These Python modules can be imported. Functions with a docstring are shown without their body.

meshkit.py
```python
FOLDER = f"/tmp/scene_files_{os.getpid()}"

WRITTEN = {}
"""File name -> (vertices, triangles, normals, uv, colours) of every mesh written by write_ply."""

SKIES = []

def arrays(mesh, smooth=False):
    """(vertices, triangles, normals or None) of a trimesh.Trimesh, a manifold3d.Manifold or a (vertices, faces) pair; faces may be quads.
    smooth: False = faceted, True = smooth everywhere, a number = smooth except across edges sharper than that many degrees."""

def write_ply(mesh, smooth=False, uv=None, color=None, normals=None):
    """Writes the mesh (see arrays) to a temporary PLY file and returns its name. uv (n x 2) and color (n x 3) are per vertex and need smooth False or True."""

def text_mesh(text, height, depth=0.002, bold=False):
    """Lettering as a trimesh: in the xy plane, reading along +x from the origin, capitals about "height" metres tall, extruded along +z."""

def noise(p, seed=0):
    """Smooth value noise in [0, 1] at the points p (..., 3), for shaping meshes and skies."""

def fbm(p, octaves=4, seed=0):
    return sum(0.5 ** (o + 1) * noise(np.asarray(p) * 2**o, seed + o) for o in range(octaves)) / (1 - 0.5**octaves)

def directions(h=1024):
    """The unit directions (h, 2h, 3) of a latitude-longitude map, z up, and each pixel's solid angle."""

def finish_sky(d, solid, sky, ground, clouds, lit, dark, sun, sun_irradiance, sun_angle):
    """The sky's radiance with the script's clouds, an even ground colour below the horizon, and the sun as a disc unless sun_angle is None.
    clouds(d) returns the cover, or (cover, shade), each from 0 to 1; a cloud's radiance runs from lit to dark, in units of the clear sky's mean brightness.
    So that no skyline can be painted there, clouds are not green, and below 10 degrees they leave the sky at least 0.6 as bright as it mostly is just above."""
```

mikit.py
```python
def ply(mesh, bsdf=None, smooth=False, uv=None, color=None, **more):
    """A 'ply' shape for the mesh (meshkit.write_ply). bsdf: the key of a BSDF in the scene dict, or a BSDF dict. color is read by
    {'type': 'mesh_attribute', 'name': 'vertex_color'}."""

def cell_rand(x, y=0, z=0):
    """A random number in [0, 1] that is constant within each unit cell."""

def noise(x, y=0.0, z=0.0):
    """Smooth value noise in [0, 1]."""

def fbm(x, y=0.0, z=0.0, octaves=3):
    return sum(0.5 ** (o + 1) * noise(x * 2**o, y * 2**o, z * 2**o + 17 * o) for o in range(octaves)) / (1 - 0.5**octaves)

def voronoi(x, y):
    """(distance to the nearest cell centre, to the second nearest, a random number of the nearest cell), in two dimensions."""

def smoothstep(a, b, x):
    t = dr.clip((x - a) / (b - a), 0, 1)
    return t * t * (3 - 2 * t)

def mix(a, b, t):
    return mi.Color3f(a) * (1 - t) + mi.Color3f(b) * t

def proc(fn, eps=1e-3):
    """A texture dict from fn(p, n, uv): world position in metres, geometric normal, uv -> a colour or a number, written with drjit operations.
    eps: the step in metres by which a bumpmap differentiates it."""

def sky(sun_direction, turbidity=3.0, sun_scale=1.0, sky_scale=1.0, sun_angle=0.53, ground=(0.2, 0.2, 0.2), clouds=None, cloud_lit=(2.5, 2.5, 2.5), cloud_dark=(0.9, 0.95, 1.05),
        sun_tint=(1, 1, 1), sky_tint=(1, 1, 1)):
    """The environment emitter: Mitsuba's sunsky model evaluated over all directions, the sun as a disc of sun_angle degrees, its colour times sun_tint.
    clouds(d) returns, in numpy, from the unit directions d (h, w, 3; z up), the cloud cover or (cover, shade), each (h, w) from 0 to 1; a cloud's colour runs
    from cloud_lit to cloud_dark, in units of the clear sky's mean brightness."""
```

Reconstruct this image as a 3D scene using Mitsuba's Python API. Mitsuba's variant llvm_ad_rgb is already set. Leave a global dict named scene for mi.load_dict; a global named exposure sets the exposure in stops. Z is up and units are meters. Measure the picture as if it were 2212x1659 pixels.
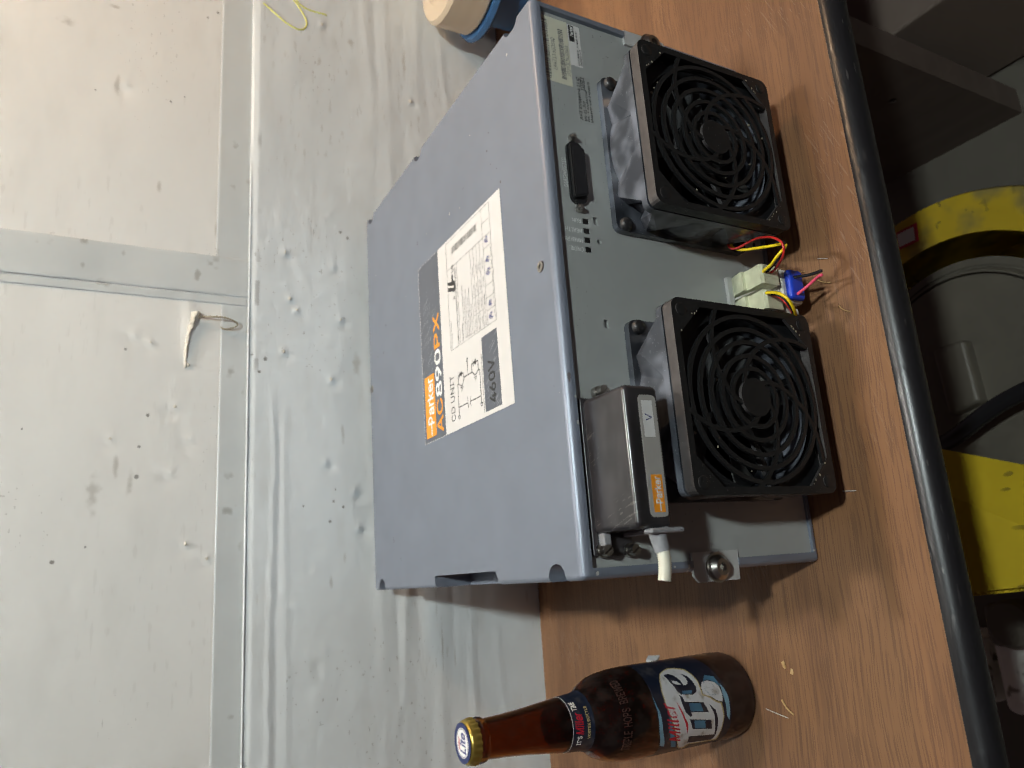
import math, random
import numpy as np
import trimesh
import manifold3d as m3
import mitsuba as mi
import drjit as dr
import mikit, meshkit
from shapely import geometry as sg, affinity, ops
from trimesh.creation import extrude_polygon

random.seed(7); rng = np.random.default_rng(7)
scene, labels = {}, {}
T = mi.ScalarTransform4f

# ------------------------------------------------------------------ camera, lamps, exposure
CAM = np.array([0.0075537, -0.36446075, 0.44245086])
FWD = np.array([0.24394884, 0.84366112, -0.47825189])
UP = np.array([0.967228, -0.24747104, 0.05681621])          # the photograph was taken with the phone held sideways
scene['camera'] = {'type': 'thinlens', 'fov': 68.85, 'fov_axis': 'x', 'near_clip': 0.01, 'far_clip': 50.0,
                   'aperture_radius': 0.0013, 'focus_distance': 0.50,
                   'to_world': T().look_at(origin=CAM.tolist(), target=(CAM + FWD).tolist(), up=UP.tolist())}
exposure = 0.0
KEY_POS, KEY_TO, KEY_R, KEY_L = (0.31, -0.87, 1.50), (0.17, 0.12, 0.10), 0.045, (740, 830, 822)
TOP_POS, TOP_TO, TOP_R, TOP_L = (0.34, 0.10, 1.75), (0.24, 0.05, 0.0), 0.07, (225, 216, 198)
WARM_POS, WARM_TO, WARM_R, WARM_L = (1.00, 0.00, 1.10), (0.70, 0.39, 0.70), 0.06, (170, 112, 66)
AMB = (0.050, 0.037, 0.039)


def lin(r, g, b):
    f = lambda c: (c / 255 / 12.92) if c / 255 <= 0.04045 else ((c / 255 + 0.055) / 1.055) ** 2.4
    return [f(r), f(g), f(b)]


def rgb(c): return {'type': 'rgb', 'value': [float(x) for x in c]}


def tag(key, label, cat=None, group=None, kind=None):
    d = {}
    if label: d['label'] = label
    if cat: d['category'] = cat
    if group: d['group'] = group
    if kind: d['kind'] = kind
    labels[key] = d
    return key


def num(key):
    if key not in scene: return key
    i = 1
    while f'{key}_{i:03d}' in scene: i += 1
    return f'{key}_{i:03d}'


def put(key, mesh, bsdf, smooth=False, **kw):
    key = num(key)
    scene[key] = mikit.ply(mesh, bsdf, smooth=smooth, **kw)
    return key


def tm(man):
    m = man.to_mesh()
    return trimesh.Trimesh(m.vert_properties[:, :3], m.tri_verts, process=False)


def cat(*ms):
    return trimesh.util.concatenate([m for m in ms if m is not None])


def box(x0, x1, y0, y1, z0, z1):
    return trimesh.creation.box(bounds=[[x0, y0, z0], [x1, y1, z1]])


def rbox(x0, x1, y0, y1, z0, z1, r, n=12):
    """box with rounded edges"""
    s = m3.Manifold.sphere(r, n)
    return tm(m3.Manifold.batch_hull([s.translate((x, y, z)) for x in (x0 + r, x1 - r) for y in (y0 + r, y1 - r) for z in (z0 + r, z1 - r)]))


def mbox(x0, x1, y0, y1, z0, z1):
    return m3.Manifold.cube((x1 - x0, y1 - y0, z1 - z0)).translate((x0, y0, z0))


def cyl(p0, p1, r, n=24, r1=None):
    p0, p1 = np.array(p0, float), np.array(p1, float)
    h = np.linalg.norm(p1 - p0)
    m = tm(m3.Manifold.cylinder(h, r, r if r1 is None else r1, n))
    m.apply_transform(trimesh.geometry.align_vectors([0, 0, 1], (p1 - p0) / h))
    m.apply_translation(p0)
    return m


def tube(pts, r, n=10, closed=False, res=8):
    from scipy.interpolate import CubicSpline
    P = np.array(pts, float)
    t = np.r_[0, np.cumsum(np.linalg.norm(np.diff(P, axis=0), axis=1))]
    cs = CubicSpline(t, P)
    u = np.linspace(0, t[-1], res * (len(P) - 1) + 1)
    C, D = cs(u), cs(u, 1)
    D /= np.linalg.norm(D, axis=1, keepdims=True)
    N = np.cross(D[0], [0.3, 0.2, 0.93]); N /= np.linalg.norm(N)
    rr = r if hasattr(r, '__len__') else [r] * len(C)
    V = []
    for c, d, q in zip(C, D, rr):
        N = N - d * (N @ d); N /= np.linalg.norm(N)
        B = np.cross(d, N)
        a = np.linspace(0, 2 * np.pi, n, endpoint=False)[:, None]
        V.append(c + q * (np.cos(a) * N + np.sin(a) * B))
    V = np.vstack(V); k = len(C)
    F = []
    for i in range(k - 1):
        for j in range(n):
            a, b = i * n + j, i * n + (j + 1) % n
            F += [[a, b, b + n], [a, b + n, a + n]]
    V = np.vstack([V, C[0], C[-1]])
    for j in range(n):
        F.append([len(V) - 2, (j + 1) % n, j])
        F.append([len(V) - 1, (k - 1) * n + j, (k - 1) * n + (j + 1) % n])
    return trimesh.Trimesh(V, F, process=False)


def lathe(prof, n=64):
    """closed profile (r, z) revolved about z"""
    m = trimesh.creation.revolve(np.array(prof, float), sections=n)
    if m.volume < 0: m.invert()
    return m


def poly(pts, d):
    p = pts if hasattr(pts, 'geom_type') else sg.Polygon(pts)
    if not p.is_valid: p = p.buffer(0)
    gs = getattr(p, 'geoms', [p])
    return cat(*[extrude_polygon(g, d, engine='earcut') for g in gs if g.area > 0])


def rrect(x0, x1, y0, y1, r):
    return sg.box(x0 + r, y0 + r, x1 - r, y1 - r).buffer(r, quad_segs=5)


def text(s, x0, x1, y0, y1, d=0.00012, bold=False, shear=0.0):
    m = meshkit.text_mesh(s, 0.01, 0.001, bold)
    if shear: m.vertices[:, 0] += shear * m.vertices[:, 1]
    lo, hi = m.bounds
    m.vertices = (m.vertices - lo) / (hi - lo) * [x1 - x0, y1 - y0, d] + [x0, y0, 0]
    return m


def bars(x0, x1, y0, y1, n, seed, d=0.00012, along='x'):
    g = np.random.default_rng(seed)
    w = g.choice([1, 1, 2, 3], size=2 * n).astype(float)
    e = np.r_[0, np.cumsum(w)] / w.sum()
    out = []
    for i in range(0, 2 * n, 2):
        if along == 'x': out.append(box(x0 + (x1 - x0) * e[i], x0 + (x1 - x0) * e[i + 1], y0, y1, 0, d))
        else: out.append(box(x0, x1, y0 + (y1 - y0) * e[i], y0 + (y1 - y0) * e[i + 1], 0, d))
    return cat(*out)


def lines(segs, w, d=0.00012):
    return poly(ops.unary_union([sg.LineString(s).buffer(w / 2, cap_style=2) for s in segs]), d)


def on_top(m, z):
    m = m.copy(); m.apply_translation((0, 0, z)); return m


def on_front(m, y):
    """text plane (x, y, z) -> (x, -z, y): faces the viewer (-y)"""
    m = m.copy(); v = m.vertices
    m.vertices = np.c_[v[:, 0], y - v[:, 2], v[:, 1]]
    return m


# ------------------------------------------------------------------ materials
P = mikit.proc


def principled(name, base, rough=0.5, metallic=0.0, spec=0.5, bump=None, bump_scale=1.0, eps=1e-3, **kw):
    d = {'type': 'principled', 'base_color': base if isinstance(base, dict) else rgb(base),
         'roughness': rough if isinstance(rough, dict) else float(rough), 'metallic': float(metallic), 'specular': float(spec), **kw}
    if bump is not None:
        d = {'type': 'bumpmap', 'arbitrary': P(bump, eps), 'scale': float(bump_scale), 'bsdf': d}
    scene[name] = {'type': 'twosided', 'bsdf': d}
    return name


N_, F_, SS, MIX = mikit.noise, mikit.fbm, mikit.smoothstep, mikit.mix


def wood_fn(p, n, uv):
    wob = 0.010 * (F_(p.x * 5, p.y * 14, 0.0, 3) - 0.5) + 0.004 * (F_(p.x * 22, p.y * 30, 7.0, 2) - 0.5)
    y = p.y + wob + 0.02 * p.x
    fine = F_(p.x * 42, y * 1300, 1.0, 3)
    mid = F_(p.x * 12, y * 420, 3.0, 3)
    broad = F_(p.x * 2.2, y * 26, 5.0, 3)
    c = MIX((0.258, 0.129, 0.062), (0.186, 0.090, 0.045), SS(0.35, 0.68, broad))
    c = MIX(c, mi.Color3f(0.13, 0.066, 0.040), 0.30 * SS(0.50, 0.75, mid))
    c = MIX(c, mi.Color3f(0.10, 0.052, 0.034), 0.42 * SS(0.50, 0.68, fine))
    scr = SS(0.80, 0.83, N_(p.x * 60 + p.y * 80, p.y * 1200 - p.x * 460, 3.0)) * SS(0.55, 0.7, N_(p.x * 14, p.y * 14, 9.0))
    return MIX(c, mi.Color3f(0.42, 0.33, 0.27), 0.13 * scr)


def wood_rough(p, n, uv): return 0.40 + 0.22 * F_(p.x * 30, p.y * 30, 2.0, 3)
def wood_bump(p, n, uv): return 0.00004 * F_(p.x * 25, p.y * 700, 1.0, 2)


principled('mat_wood', P(wood_fn), P(wood_rough), spec=0.35, bump=wood_bump, eps=3e-4)


def blob(p, x, z, rx, rz, soft=0.5):
    d = dr.sqrt(dr.square((p.x - x) / rx) + dr.square((p.z - z) / rz)) + 0.9 * (F_(p.x * 180, p.z * 180, 4.0, 2) - 0.5)
    return 1.0 - SS(1.0 - soft, 1.0, d)


DOTS = [(506, 467, 2), (627, 365, 2), (637, 354, 2), (511, 398, 1.5), (520, 385, 1.5), (224, 325, 2.6), (218, 335, 2), (231, 328, 2), (222, 306, 2.2),
        (237, 427, 2.2), (116, 412, 2.6), (43, 473, 2.6), (55, 449, 1.6), (158, 503, 1.8), (174, 405, 1.8), (144, 411, 1.6), (245, 282, 3), (236, 300, 2.4),
        (214, 318, 2.0), (206, 326, 1.6), (240, 313, 1.8), (86, 262, 2), (70, 236, 2), (90, 232, 2.2), (84, 222, 2), (102, 230, 1.6), (390, 220, 2), (384, 212, 2)]
STAINS = [(519, 448, 16, 3.5), (410, 405, 8, 3), (609, 454, 3, 7), (577, 496, 6, 10), (607, 242, 10, 4), (642, 203, 10, 6), (636, 136, 26, 3), (374, 350, 14, 2),
          (126, 429, 16, 3), (101, 446, 20, 7), (109, 417, 16, 4), (159, 221, 12, 3), (34, 221, 7, 3), (12, 235, 9, 2.5), (235, 205, 18, 6), (-60, 120, 30, 1.6), (-75, 106, 12, 1.6)]


def wall_mix(light, dark, dirt):
    def f(p, n, uv):
        c = MIX(light, dark, F_(p.x * 6, 0.0, p.z * 9, 3))
        grime = SS(0.55, 0.88, F_(p.x * 15, 3.0, p.z * 40, 4))
        c = MIX(c, mi.Color3f(0.45, 0.44, 0.40), 0.25 * dirt * grime)
        streak = SS(0.66, 0.82, F_(p.x * 60, 2.0, p.z * 200, 3)) * SS(0.55, 0.72, F_(p.x * 8, 8.0, p.z * 8, 2))
        c = MIX(c, mi.Color3f(0.25, 0.23, 0.19), 0.25 * dirt * streak)
        speck = SS(0.91, 0.94, N_(p.x * 330, 1.0, p.z * 360)) * SS(0.62, 0.76, N_(p.x * 12, 5.0, p.z * 12))
        c = MIX(c, mi.Color3f(0.12, 0.11, 0.09), 0.6 * dirt * speck)
        m = mi.Float(0)
        for x, z, r in DOTS: m = dr.maximum(m, blob(p, x / 1e3, z / 1e3, r / 1.15e3, r / 1.15e3))
        c = MIX(c, mi.Color3f(0.11, 0.105, 0.095), 0.75 * m)
        m = mi.Float(0)
        for x, z, a, b in STAINS: m = dr.maximum(m, blob(p, x / 1e3, z / 1e3, a / 1e3, b / 1e3, 0.9))
        c = MIX(c, mi.Color3f(0.30, 0.275, 0.23), 0.42 * m)
        dash = SS(0.45, 0.62, N_(p.x * 160, 2.0, 0.0)) * (1 - SS(0.0012, 0.003, dr.abs(p.z - 0.3085 - 0.0015 * (N_(p.x * 30, 0.0, 3.0) - 0.5)))) * SS(0.20, 0.24, p.x) * (1 - SS(0.48, 0.50, p.x))
        return MIX(c, mi.Color3f(0.20, 0.20, 0.195), 0.5 * dash * SS(0.3, 0.6, F_(p.x * 26, 3.0, 1.0, 2)))
    return P(f)


def wall_bump(p, n, uv):
    return 0.0010 * F_(p.x * 16, p.y * 16, p.z * 24, 2) + 0.0003 * F_(p.x * 90, p.y * 90, p.z * 120, 2)


principled('mat_wall', wall_mix((0.665, 0.70, 0.712), (0.62, 0.66, 0.675), 0.8), 0.5, spec=0.45, bump=wall_bump, eps=6e-4)
principled('mat_wall_upper', wall_mix((0.75, 0.745, 0.715), (0.715, 0.715, 0.69), 0.4), 0.42, spec=0.5, bump=wall_bump, eps=6e-4)


def tape_fn(p, n, uv):
    c = MIX((0.60, 0.625, 0.62), (0.55, 0.575, 0.575), F_(p.x * 20, 1.0, p.z * 20, 3))
    return MIX(c, mi.Color3f(0.24, 0.23, 0.2), 0.5 * SS(0.72, 0.86, F_(p.x * 60, 3.0, p.z * 60, 3)))


principled('mat_tape', P(tape_fn), 0.3, spec=0.5, bump=lambda p, n, uv: 0.0022 * F_(p.x * 26, 1.0, p.z * 20, 2), eps=6e-4)
principled('mat_torn', lin(205, 200, 188), 0.6)
principled('mat_chalk', lin(214, 214, 118), 0.7)
principled('mat_cord', lin(150, 140, 118), 0.7)


def paint_fn(p, n, uv):
    c = mi.Color3f(0.185, 0.210, 0.262) * (0.95 + 0.1 * F_(p.x * 40, p.y * 40, p.z * 40, 2))
    s = SS(0.885, 0.90, N_(p.x * 260, p.y * 260, p.z * 260)) * SS(0.6, 0.7, N_(p.x * 20, p.y * 20, 1.0))
    c = MIX(c, mi.Color3f(0.60, 0.58, 0.53), 0.75 * s)
    d = SS(0.90, 0.91, N_(p.x * 230 + 50, p.y * 230, p.z * 230)) * SS(0.55, 0.65, N_(p.x * 17, p.y * 17, 4.0))
    return MIX(c, mi.Color3f(0.08, 0.06, 0.05), 0.7 * d)


principled('mat_paint', P(paint_fn), 0.36, metallic=0.25, spec=0.6, bump=lambda p, n, uv: 0.000035 * N_(p.x * 2600, p.y * 2600, p.z * 2600), eps=1e-4)


def grey_fn(p, n, uv):
    c = MIX((0.335, 0.345, 0.335), (0.31, 0.32, 0.312), F_(p.x * 25, 0.0, p.z * 25, 3))
    s = SS(0.93, 0.95, N_(p.x * 420, 2.0, p.z * 420)) * SS(0.55, 0.75, N_(p.x * 22, 3.0, p.z * 22))
    return MIX(c, mi.Color3f(0.09, 0.08, 0.07), 0.4 * s)


principled('mat_panel', P(grey_fn), 0.48, spec=0.45)
principled('mat_panel_light', lin(178, 178, 176), 0.5)


def dusty(base, dust, amt, k=60, up=0.6):  # pale coat: settled dust, and on the fan body painted reflections too
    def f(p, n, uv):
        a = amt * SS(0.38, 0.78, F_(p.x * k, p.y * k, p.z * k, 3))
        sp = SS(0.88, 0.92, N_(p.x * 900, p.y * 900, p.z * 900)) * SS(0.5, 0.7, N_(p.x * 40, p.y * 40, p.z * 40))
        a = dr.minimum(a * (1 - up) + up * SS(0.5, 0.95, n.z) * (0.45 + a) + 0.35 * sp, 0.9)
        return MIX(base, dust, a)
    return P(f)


principled('mat_black_plastic', dusty((0.010, 0.010, 0.011), (0.16, 0.15, 0.15), 0.25), 0.40, spec=0.45)
principled('mat_black_guard', dusty((0.0115, 0.0115, 0.012), (0.17, 0.15, 0.145), 0.14, 90, 0.9), 0.44, spec=0.4)
principled('mat_fan_body', dusty((0.022, 0.024, 0.029), (0.21, 0.225, 0.265), 0.7, 55, 0.40), 0.20, spec=0.8)  # dust colour lightened and blued to paint in pale reflections on the sides
principled('mat_blade', dusty((0.030, 0.031, 0.032), (0.20, 0.19, 0.17), 0.5, 60, 0.0), 0.42, spec=0.4)
principled('mat_black_clean', (0.0115, 0.0115, 0.012), 0.45, spec=0.4)
principled('mat_dust', lin(150, 140, 120), 0.9)


def cover_fn(p, n, uv):
    base = MIX((0.016, 0.015, 0.016), (0.036, 0.032, 0.035), SS(0.3, 0.75, F_(p.x * 40, p.y * 60, p.z * 30, 3)))
    sc = 0.5 * SS(0.84, 0.88, N_(p.x * 1300 + p.y * 450, p.y * 160 - p.x * 80, 2.0)) * SS(0.45, 0.62, N_(p.x * 40, p.y * 40, 5.0)) * dr.maximum(n.z, 0.0)
    sp = SS(0.90, 0.93, N_(p.x * 1000, p.y * 1000, p.z * 1000)) * SS(0.45, 0.7, N_(p.x * 45, p.y * 45, 7.0))
    return MIX(base, mi.Color3f(0.34, 0.31, 0.27), dr.minimum(0.3 * sc + 0.4 * sp, 0.6))


principled('mat_cover', P(cover_fn), 0.24, spec=0.55)
principled('mat_steel', (0.42, 0.40, 0.37), 0.28, metallic=1.0)
principled('mat_steel_dark', (0.12, 0.115, 0.11), 0.3, metallic=0.9)
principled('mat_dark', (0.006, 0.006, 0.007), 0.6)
principled('mat_led', (0.012, 0.012, 0.011), 0.35)
principled('mat_label_white', P(lambda p, n, uv: MIX((0.67, 0.655, 0.64), (0.62, 0.605, 0.59), F_(p.x * 40, p.y * 40, p.z * 40, 3))), 0.38)
principled('mat_label_cream', lin(200, 197, 178), 0.45)
principled('mat_label_grey', lin(160, 155, 150), 0.3)
principled('mat_label_clear', lin(150, 152, 150), 0.35)


def ink_band(p, n, uv):
    s = SS(0.74, 0.80, N_(p.x * 900 + p.y * 500, p.y * 160, 2.0)) * SS(0.5, 0.7, N_(p.x * 60, p.y * 60, 3.0))
    return MIX((0.098, 0.108, 0.132), (0.26, 0.27, 0.29), 0.5 * s)


principled('mat_band', P(ink_band), 0.36)
principled('mat_orange', (0.83, 0.30, 0.022), 0.4)
principled('mat_print_white', (0.76, 0.76, 0.74), 0.4)
principled('mat_ink', (0.020, 0.020, 0.021), 0.4)
principled('mat_ink_grey', (0.16, 0.16, 0.16), 0.5)
principled('mat_ink_blue', (0.035, 0.035, 0.16), 0.5)
principled('mat_silk', (0.60, 0.60, 0.59), 0.5)
principled('mat_nylon', P(lambda p, n, uv: MIX((0.60, 0.62, 0.44), (0.48, 0.49, 0.33), F_(p.x * 220, p.y * 220, p.z * 220, 2))), 0.36)
principled('mat_nylon_white', lin(196, 194, 184), 0.42)
principled('mat_blue_plastic', (0.014, 0.055, 0.55), 0.38)
principled('mat_wire_yellow', (0.80, 0.58, 0.012), 0.36)
principled('mat_wire_red', (0.52, 0.022, 0.020), 0.38)
principled('mat_wire_pink', (0.78, 0.09, 0.17), 0.38)
principled('mat_wire_black', (0.012, 0.012, 0.014), 0.3)
principled('mat_cable', P(lambda p, n, uv: MIX((0.66, 0.64, 0.53), (0.52, 0.50, 0.40), SS(0.5, 0.8, F_(p.x * 150, p.y * 150, p.z * 150, 3)))), 0.45)
principled('mat_boot', P(lambda p, n, uv: MIX((0.30, 0.30, 0.31), (0.20, 0.20, 0.215), F_(p.x * 200, p.y * 200, p.z * 200, 3))), 0.6)


def nosing_fn(p, n, uv):
    s = SS(0.80, 0.86, N_(p.x * 110, p.y * 500, p.z * 500)) * SS(0.55, 0.75, N_(p.x * 18, p.y * 60, 2.0))
    d = SS(0.55, 0.85, F_(p.x * 34, p.y * 120, p.z * 120, 3)) * SS(0.6, 0.8, N_(p.x * 7, 1.0, 1.0))
    return MIX((0.009, 0.009, 0.0105), (0.20, 0.19, 0.18), dr.minimum(0.5 * s + 0.22 * d, 0.8))


principled('mat_nosing', P(nosing_fn), P(lambda p, n, uv: 0.27 + 0.14 * F_(p.x * 30, p.y * 100, p.z * 100, 2)), spec=0.5,
           bump=lambda p, n, uv: 0.0001 * SS(0.7, 0.9, N_(p.x * 90, p.y * 200, p.z * 200)) + 0.00007 * F_(p.x * 25, p.y * 90, p.z * 90, 2), eps=4e-4)
principled('mat_edge_glue', lin(150, 118, 92), 0.6)
principled('mat_floor', P(lambda p, n, uv: MIX((0.15, 0.135, 0.108), (0.095, 0.086, 0.07), F_(p.x * 7, p.y * 7, 1.0, 4))), 0.6)
principled('mat_leg', P(lambda p, n, uv: MIX((0.12, 0.090, 0.074), (0.09, 0.068, 0.057), F_(p.x * 10, p.y * 10, p.z * 40, 3))), 0.5)


def yel_fn(p, n, uv):
    g = SS(0.45, 0.75, F_(p.x * 28, p.y * 28, p.z * 28, 4))
    s = SS(0.80, 0.84, N_(p.x * 170, p.y * 170, p.z * 60)) * SS(0.55, 0.7, N_(p.x * 22, p.y * 22, 2.0))
    return MIX(MIX((0.52, 0.36, 0.018), (0.24, 0.19, 0.07), 0.85 * g), mi.Color3f(0.10, 0.08, 0.03), 0.6 * s)


principled('mat_yellow', P(yel_fn), 0.5)
principled('mat_yellow_sheet', P(lambda p, n, uv: MIX(MIX((0.60, 0.44, 0.022), (0.52, 0.37, 0.02), F_(p.x * 20, p.y * 20, 2.0, 3)), mi.Color3f(0.16, 0.11, 0.02), 0.7 * SS(0.80, 0.84, N_(p.x * 140, p.y * 70, 1.0)) * SS(0.55, 0.7, N_(p.x * 16, p.y * 16, 6.0)))), 0.45)
principled('mat_grey_plastic', P(lambda p, n, uv: MIX((0.15, 0.132, 0.10), (0.085, 0.077, 0.062), F_(p.x * 22, p.y * 22, p.z * 22, 4))), 0.5)
principled('mat_carton', lin(120, 106, 96), 0.7)
principled('mat_pail', P(lambda p, n, uv: MIX((0.75, 0.74, 0.68), (0.20, 0.18, 0.13), SS(0.60, 0.74, F_(p.x * 60, p.y * 60, p.z * 60, 3)))), 0.5)
principled('mat_roll', P(lambda p, n, uv: MIX((0.60, 0.50, 0.37), (0.54, 0.44, 0.32), F_(p.x * 20, p.y * 20, p.z * 60, 2))), 0.36)
principled('mat_roll_top', lin(176, 156, 122), 0.4)
principled('mat_blue_tape', (0.040, 0.115, 0.25), 0.45)
principled('mat_straw', lin(196, 160, 110), 0.6)
principled('mat_hair', lin(200, 196, 188), 0.5)
scene['mat_amber_glass'] = {'type': 'blendbsdf', 'weight': P(lambda p, n, uv: 0.02 + 0.10 * SS(0.40, 0.75, F_(p.x * 140, p.y * 140, p.z * 100, 4)) * (0.3 + 0.7 * SS(0.20, 0.10, p.z)) + 0.10 * SS(0.05, 0.02, p.z)),
                            'a': {'type': 'dielectric', 'int_ior': 1.52, 'ext_ior': 1.0, 'specular_transmittance': rgb((0.60, 0.35, 0.15))},
                            'b': {'type': 'twosided', 'bsdf': {'type': 'diffuse', 'reflectance': rgb((0.12, 0.090, 0.080))}}}
principled('mat_beer', (0.045, 0.0095, 0.0095), 0.25, spec=0.3)
principled('mat_emboss', (0.045, 0.022, 0.018), 0.14, spec=0.8)
principled('mat_navy', P(lambda p, n, uv: MIX((0.006, 0.011, 0.025), (0.08, 0.075, 0.07), 0.4 * SS(0.5, 0.85, F_(p.x * 130, p.y * 130, p.z * 130, 4)))), 0.34)
principled('mat_teal', P(lambda p, n, uv: MIX((0.035, 0.10, 0.17), (0.07, 0.20, 0.30), F_(p.x * 90, p.y * 90, p.z * 90, 2))), 0.34)
principled('mat_sky_print', P(lambda p, n, uv: MIX((0.12, 0.26, 0.36), (0.22, 0.36, 0.44), F_(p.x * 120, p.y * 120, p.z * 120, 2))), 0.34)
principled('mat_silver', P(lambda p, n, uv: MIX((0.52, 0.53, 0.54), (0.24, 0.21, 0.17), 0.8 * SS(0.56, 0.80, F_(p.x * 150, p.y * 150, p.z * 150, 4)))), 0.34)
principled('mat_gold', (0.50, 0.36, 0.08), 0.30, metallic=0.85)
principled('mat_gold_print', (0.38, 0.30, 0.14), 0.4)
principled('mat_red_print', (0.42, 0.012, 0.03), 0.4)
principled('mat_cap_blue', (0.020, 0.032, 0.13), 0.2, metallic=0.3, spec=0.7)
principled('mat_lamp_shade', (0.3, 0.3, 0.3), 0.5)

# ------------------------------------------------------------------ lamps of the workshop (above and beside the view)
scene['room_light'] = {'type': 'constant', 'radiance': rgb(AMB)}


def lamp(key, pos, to, r, L, label, kind):
    pos, to = np.array(pos), np.array(to)
    d = (to - pos) / np.linalg.norm(to - pos)
    M = trimesh.geometry.align_vectors([0, 0, 1], d)
    disc = trimesh.creation.cylinder(radius=r, height=0.004, sections=32); disc.apply_transform(M); disc.apply_translation(pos)
    shade = lathe([(r * 1.12, 0.03), (r * 1.15, 0.03), (r * 1.1, -0.03), (r * 0.55, -0.085), (0.0, -0.09), (0.0, -0.085), (r * 0.52, -0.08), (r * 1.07, -0.03)], 32)
    shade.apply_transform(M); shade.apply_translation(pos)
    put(key + '__shade', shade, 'mat_lamp_shade', 30)
    b = put(key + '__bulb', disc, 'mat_print_white')
    scene[b]['emitter'] = {'type': 'area', 'radiance': rgb(L)}
    tag(key, label, kind)


lamp('work_lamp', KEY_POS, KEY_TO, KEY_R, KEY_L, 'cool white shaded work lamp shining down from the front right, outside the picture', 'lamp')
lamp('ceiling_lamp', TOP_POS, TOP_TO, TOP_R, TOP_L, 'warm white ceiling lamp hanging straight above the bench, outside the picture', 'lamp')
lamp('warm_lamp', WARM_POS, WARM_TO, WARM_R, WARM_L, 'amber shaded lamp to the right of the bench, outside the picture', 'lamp')

# ------------------------------------------------------------------ setting: floor, wall, bench
put('floor', box(-3, 3, -3, 2.0, -0.80, -0.74), 'mat_floor'); tag('floor', 'grey green concrete floor below the bench', kind='structure')
WY = 0.391


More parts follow.
